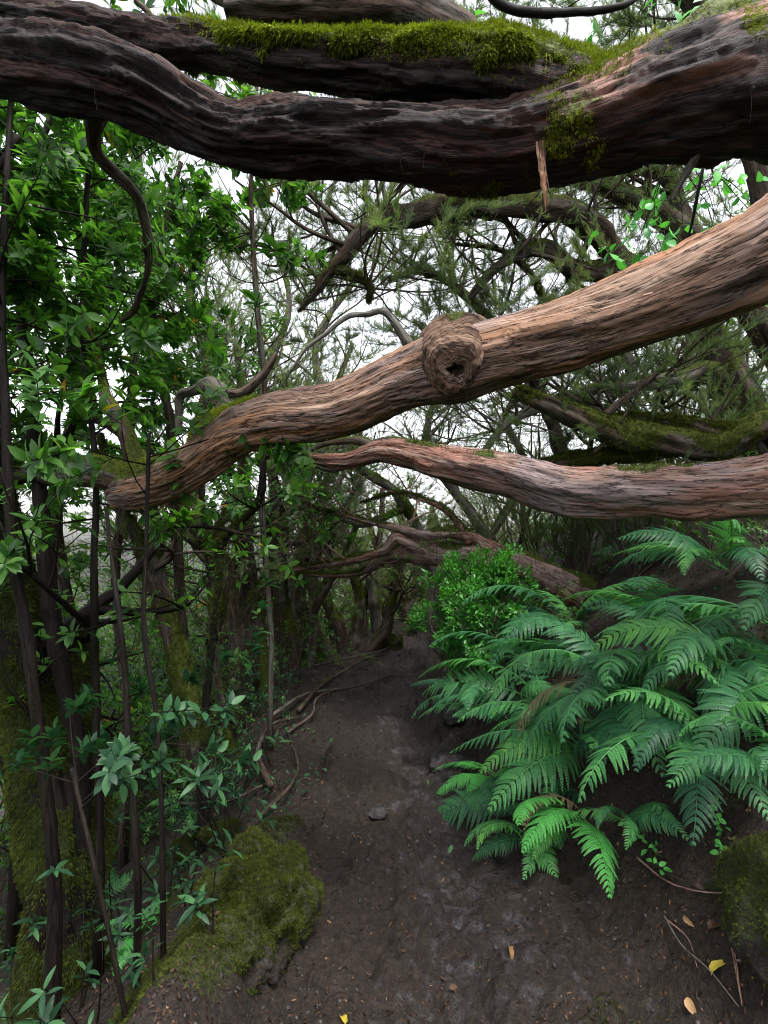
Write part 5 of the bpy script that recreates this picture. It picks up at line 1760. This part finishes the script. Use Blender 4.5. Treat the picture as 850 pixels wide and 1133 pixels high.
# rocks with their own shape
def rock(px, py, r, seed, label, mat='ground', moss=0.0, sq=(1, .8, .55), dz=0.0, rough=1.0, tuft=1.0):
    rs = np.random.RandomState(seed)
    p = hit(px, py)
    n = 5
    th = np.linspace(0, math.pi, 40)
    ph = np.linspace(0, 2 * math.pi, 64, endpoint=False)
    A, B = np.meshgrid(th, ph, indexing='ij')
    d = np.stack([np.sin(A) * np.cos(B), np.sin(A) * np.sin(B), np.cos(A)], -1)
    rr = 1 + .35 * fbm(d * 1.3 + seed, 3, seed) + .12 * rough * fbm(d * 4 + seed, 4, seed)
    V = p + d * rr[..., None] * r * np.array(sq) + np.array([0, 0, dz])
    k = (np.arange(39)[:, None] * 64)
    j = np.arange(64)[None]
    F = np.stack([k + j, k + 64 + j, k + 64 + (j + 1) % 64, k + (j + 1) % 64], -1).reshape(-1, 4)
    m = moss * sstep(-.55, .25, d[..., 2] + .7 * fbm(V * 9, 3, 3))
    mb = MB()
    mb.add(V.reshape(-1, 3), F, moss=m.reshape(-1), rnd=np.full(V.shape[0] * V.shape[1], .35 if moss > .5 else .58))
    o = mb.build('rock', M[mat], None, p)
    tag(o, label, 'rock')
    if moss > .5:
        ms = MB()
        moss_tufts(ms, V.reshape(-1, 3), d.reshape(-1, 3), m.reshape(-1), int(34000 * r / .3 * tuft), .0085, .12, seed)
        ms.build('moss', M['moss_mid' if tuft > 2 else 'moss_dull'], o, p, smooth=False)


rock(876, 1040, .17, 1, 'mossy green boulder at the foot of the fern bank', moss=.9, sq=(.75, 1.5, 1.35), rough=2.6, tuft=1.0)
rock(283, 1000, .21, 9, 'rounded bright moss hummock between the path and the bare stick-like stem', moss=.98, sq=(.95, 1.35, .95), dz=-.03, rough=3.2, tuft=3.2)
rock(498, 838, .16, 2, 'smooth dark rock at the edge of the path by the lowest ferns', sq=(1.0, 1.3, .5), dz=-.02)
rock(505, 790, .15, 3, 'rounded rock halfway along the fern side of the path', sq=(.9, 1.3, .5), dz=-.02)
rock(417, 893, .07, 4, 'small rounded stone set in the middle of the path', sq=(1, 1, .45), dz=-.018)
rock(432, 715, .22, 5, 'mossy rock beside the crest of the path', moss=.9, sq=(.9, 1, .8))
rock(215, 940, .14, 6, 'moss covered stone on the slope behind the berm', moss=.95, sq=(1.1, .8, .6))
rock(250, 925, .12, 7, 'smaller moss covered stone nearer the path', moss=.95, sq=(1.1, .8, .6))
rock(60, 1110, .22, 8, 'mossy hump at the lower corner under the shaggy trunk', moss=.95, sq=(1.2, .9, .5), dz=-.03)

# creeper with round bright leaves
def creeper(spots, label, seed, size=(.025, .04), mat='ivy'):
    rs = np.random.RandomState(seed)
    q = np.array([hit(a, b, .02) for a, b in spots])
    t = empty('creeper', q[0], label, 'creeper')
    c = catmull(q, 8)
    c[:, 2] += .02
    mb = MB()
    tube(mb, c, np.full(len(c), .0016), 4, cap=False)
    mb.build('stem', M['bark_grey'], t, q[0])
    lm = MB()
    n = len(c) * 1
    idx = rs.choice(len(c), n)
    D = nz(rs.randn(n, 3) * np.array([1, 1, .3]))
    Z = nz(np.array([0, -.5, 1.0]) + rs.randn(n, 3) * .4)
    stamp(lm, LEAF_ROUND[0], LEAF_ROUND[1], frames(D, Z), c[idx] + np.array([0, 0, .01]) + rs.randn(n, 3) * .012, rs.uniform(size[0], size[1], n))
    lm.build('foliage', M[mat], t, q[0])


creeper([(690, 925), (715, 940), (728, 975), (765, 985)], 'creeper with round bright leaves below the hanging fern', 1)
creeper([(790, 880), (800, 920), (795, 950), (805, 965)], 'creeper climbing the bank beside the grey green fern tuft', 2)
creeper([(838, 1060), (848, 1075), (852, 1090)], 'sprig of round leaves on the mossy boulder', 3)
# broad leaved climber behind the dark log on the bank side
def climber(px, py, dep, n, seed, label, size=(.06, .09), rx=.35, rz=.45, mat='ivy'):
    rs = np.random.RandomState(seed)
    c = P(px, py, dep)
    t = empty('climber', c, label, 'climber')
    out, tips = [], []
    for k in range(5):
        grow(rs, c + np.array([0, 0, rz * .6]), nz(rs.randn(3) * np.array([1, .6, .4]) + np.array([0, 0, -.9])), rz * 1.4, .004, 3, 4, out, tips, .08, .2, -.05, (3, 4), (.4, .6))
    mb = MB()
    for pts, rad, l in out:
        tube(mb, pts, rad, 4, cap=False)
    mb.build('stem', M['bark_black'], t, c)
    lm = MB()
    whorls(lm, tips, rs, 2, size, LEAF_ROUND, (2, 3))
    lm.build('foliage', M[mat], t, c)


climber(745, 215, 3.2, 40, 1, 'broad leaved green climber hanging under the thick end of the dark log')
climber(795, 240, 3.4, 40, 2, 'climber leaves between the dark log and the burled limb', rx=.3)
climber(420, 25, 2.9, 40, 3, 'bright leaves poking up behind the mossy top of the log', rx=.3)
climber(830, 10, 3.0, 40, 4, 'bright climber leaves above the thick end of the dark log')
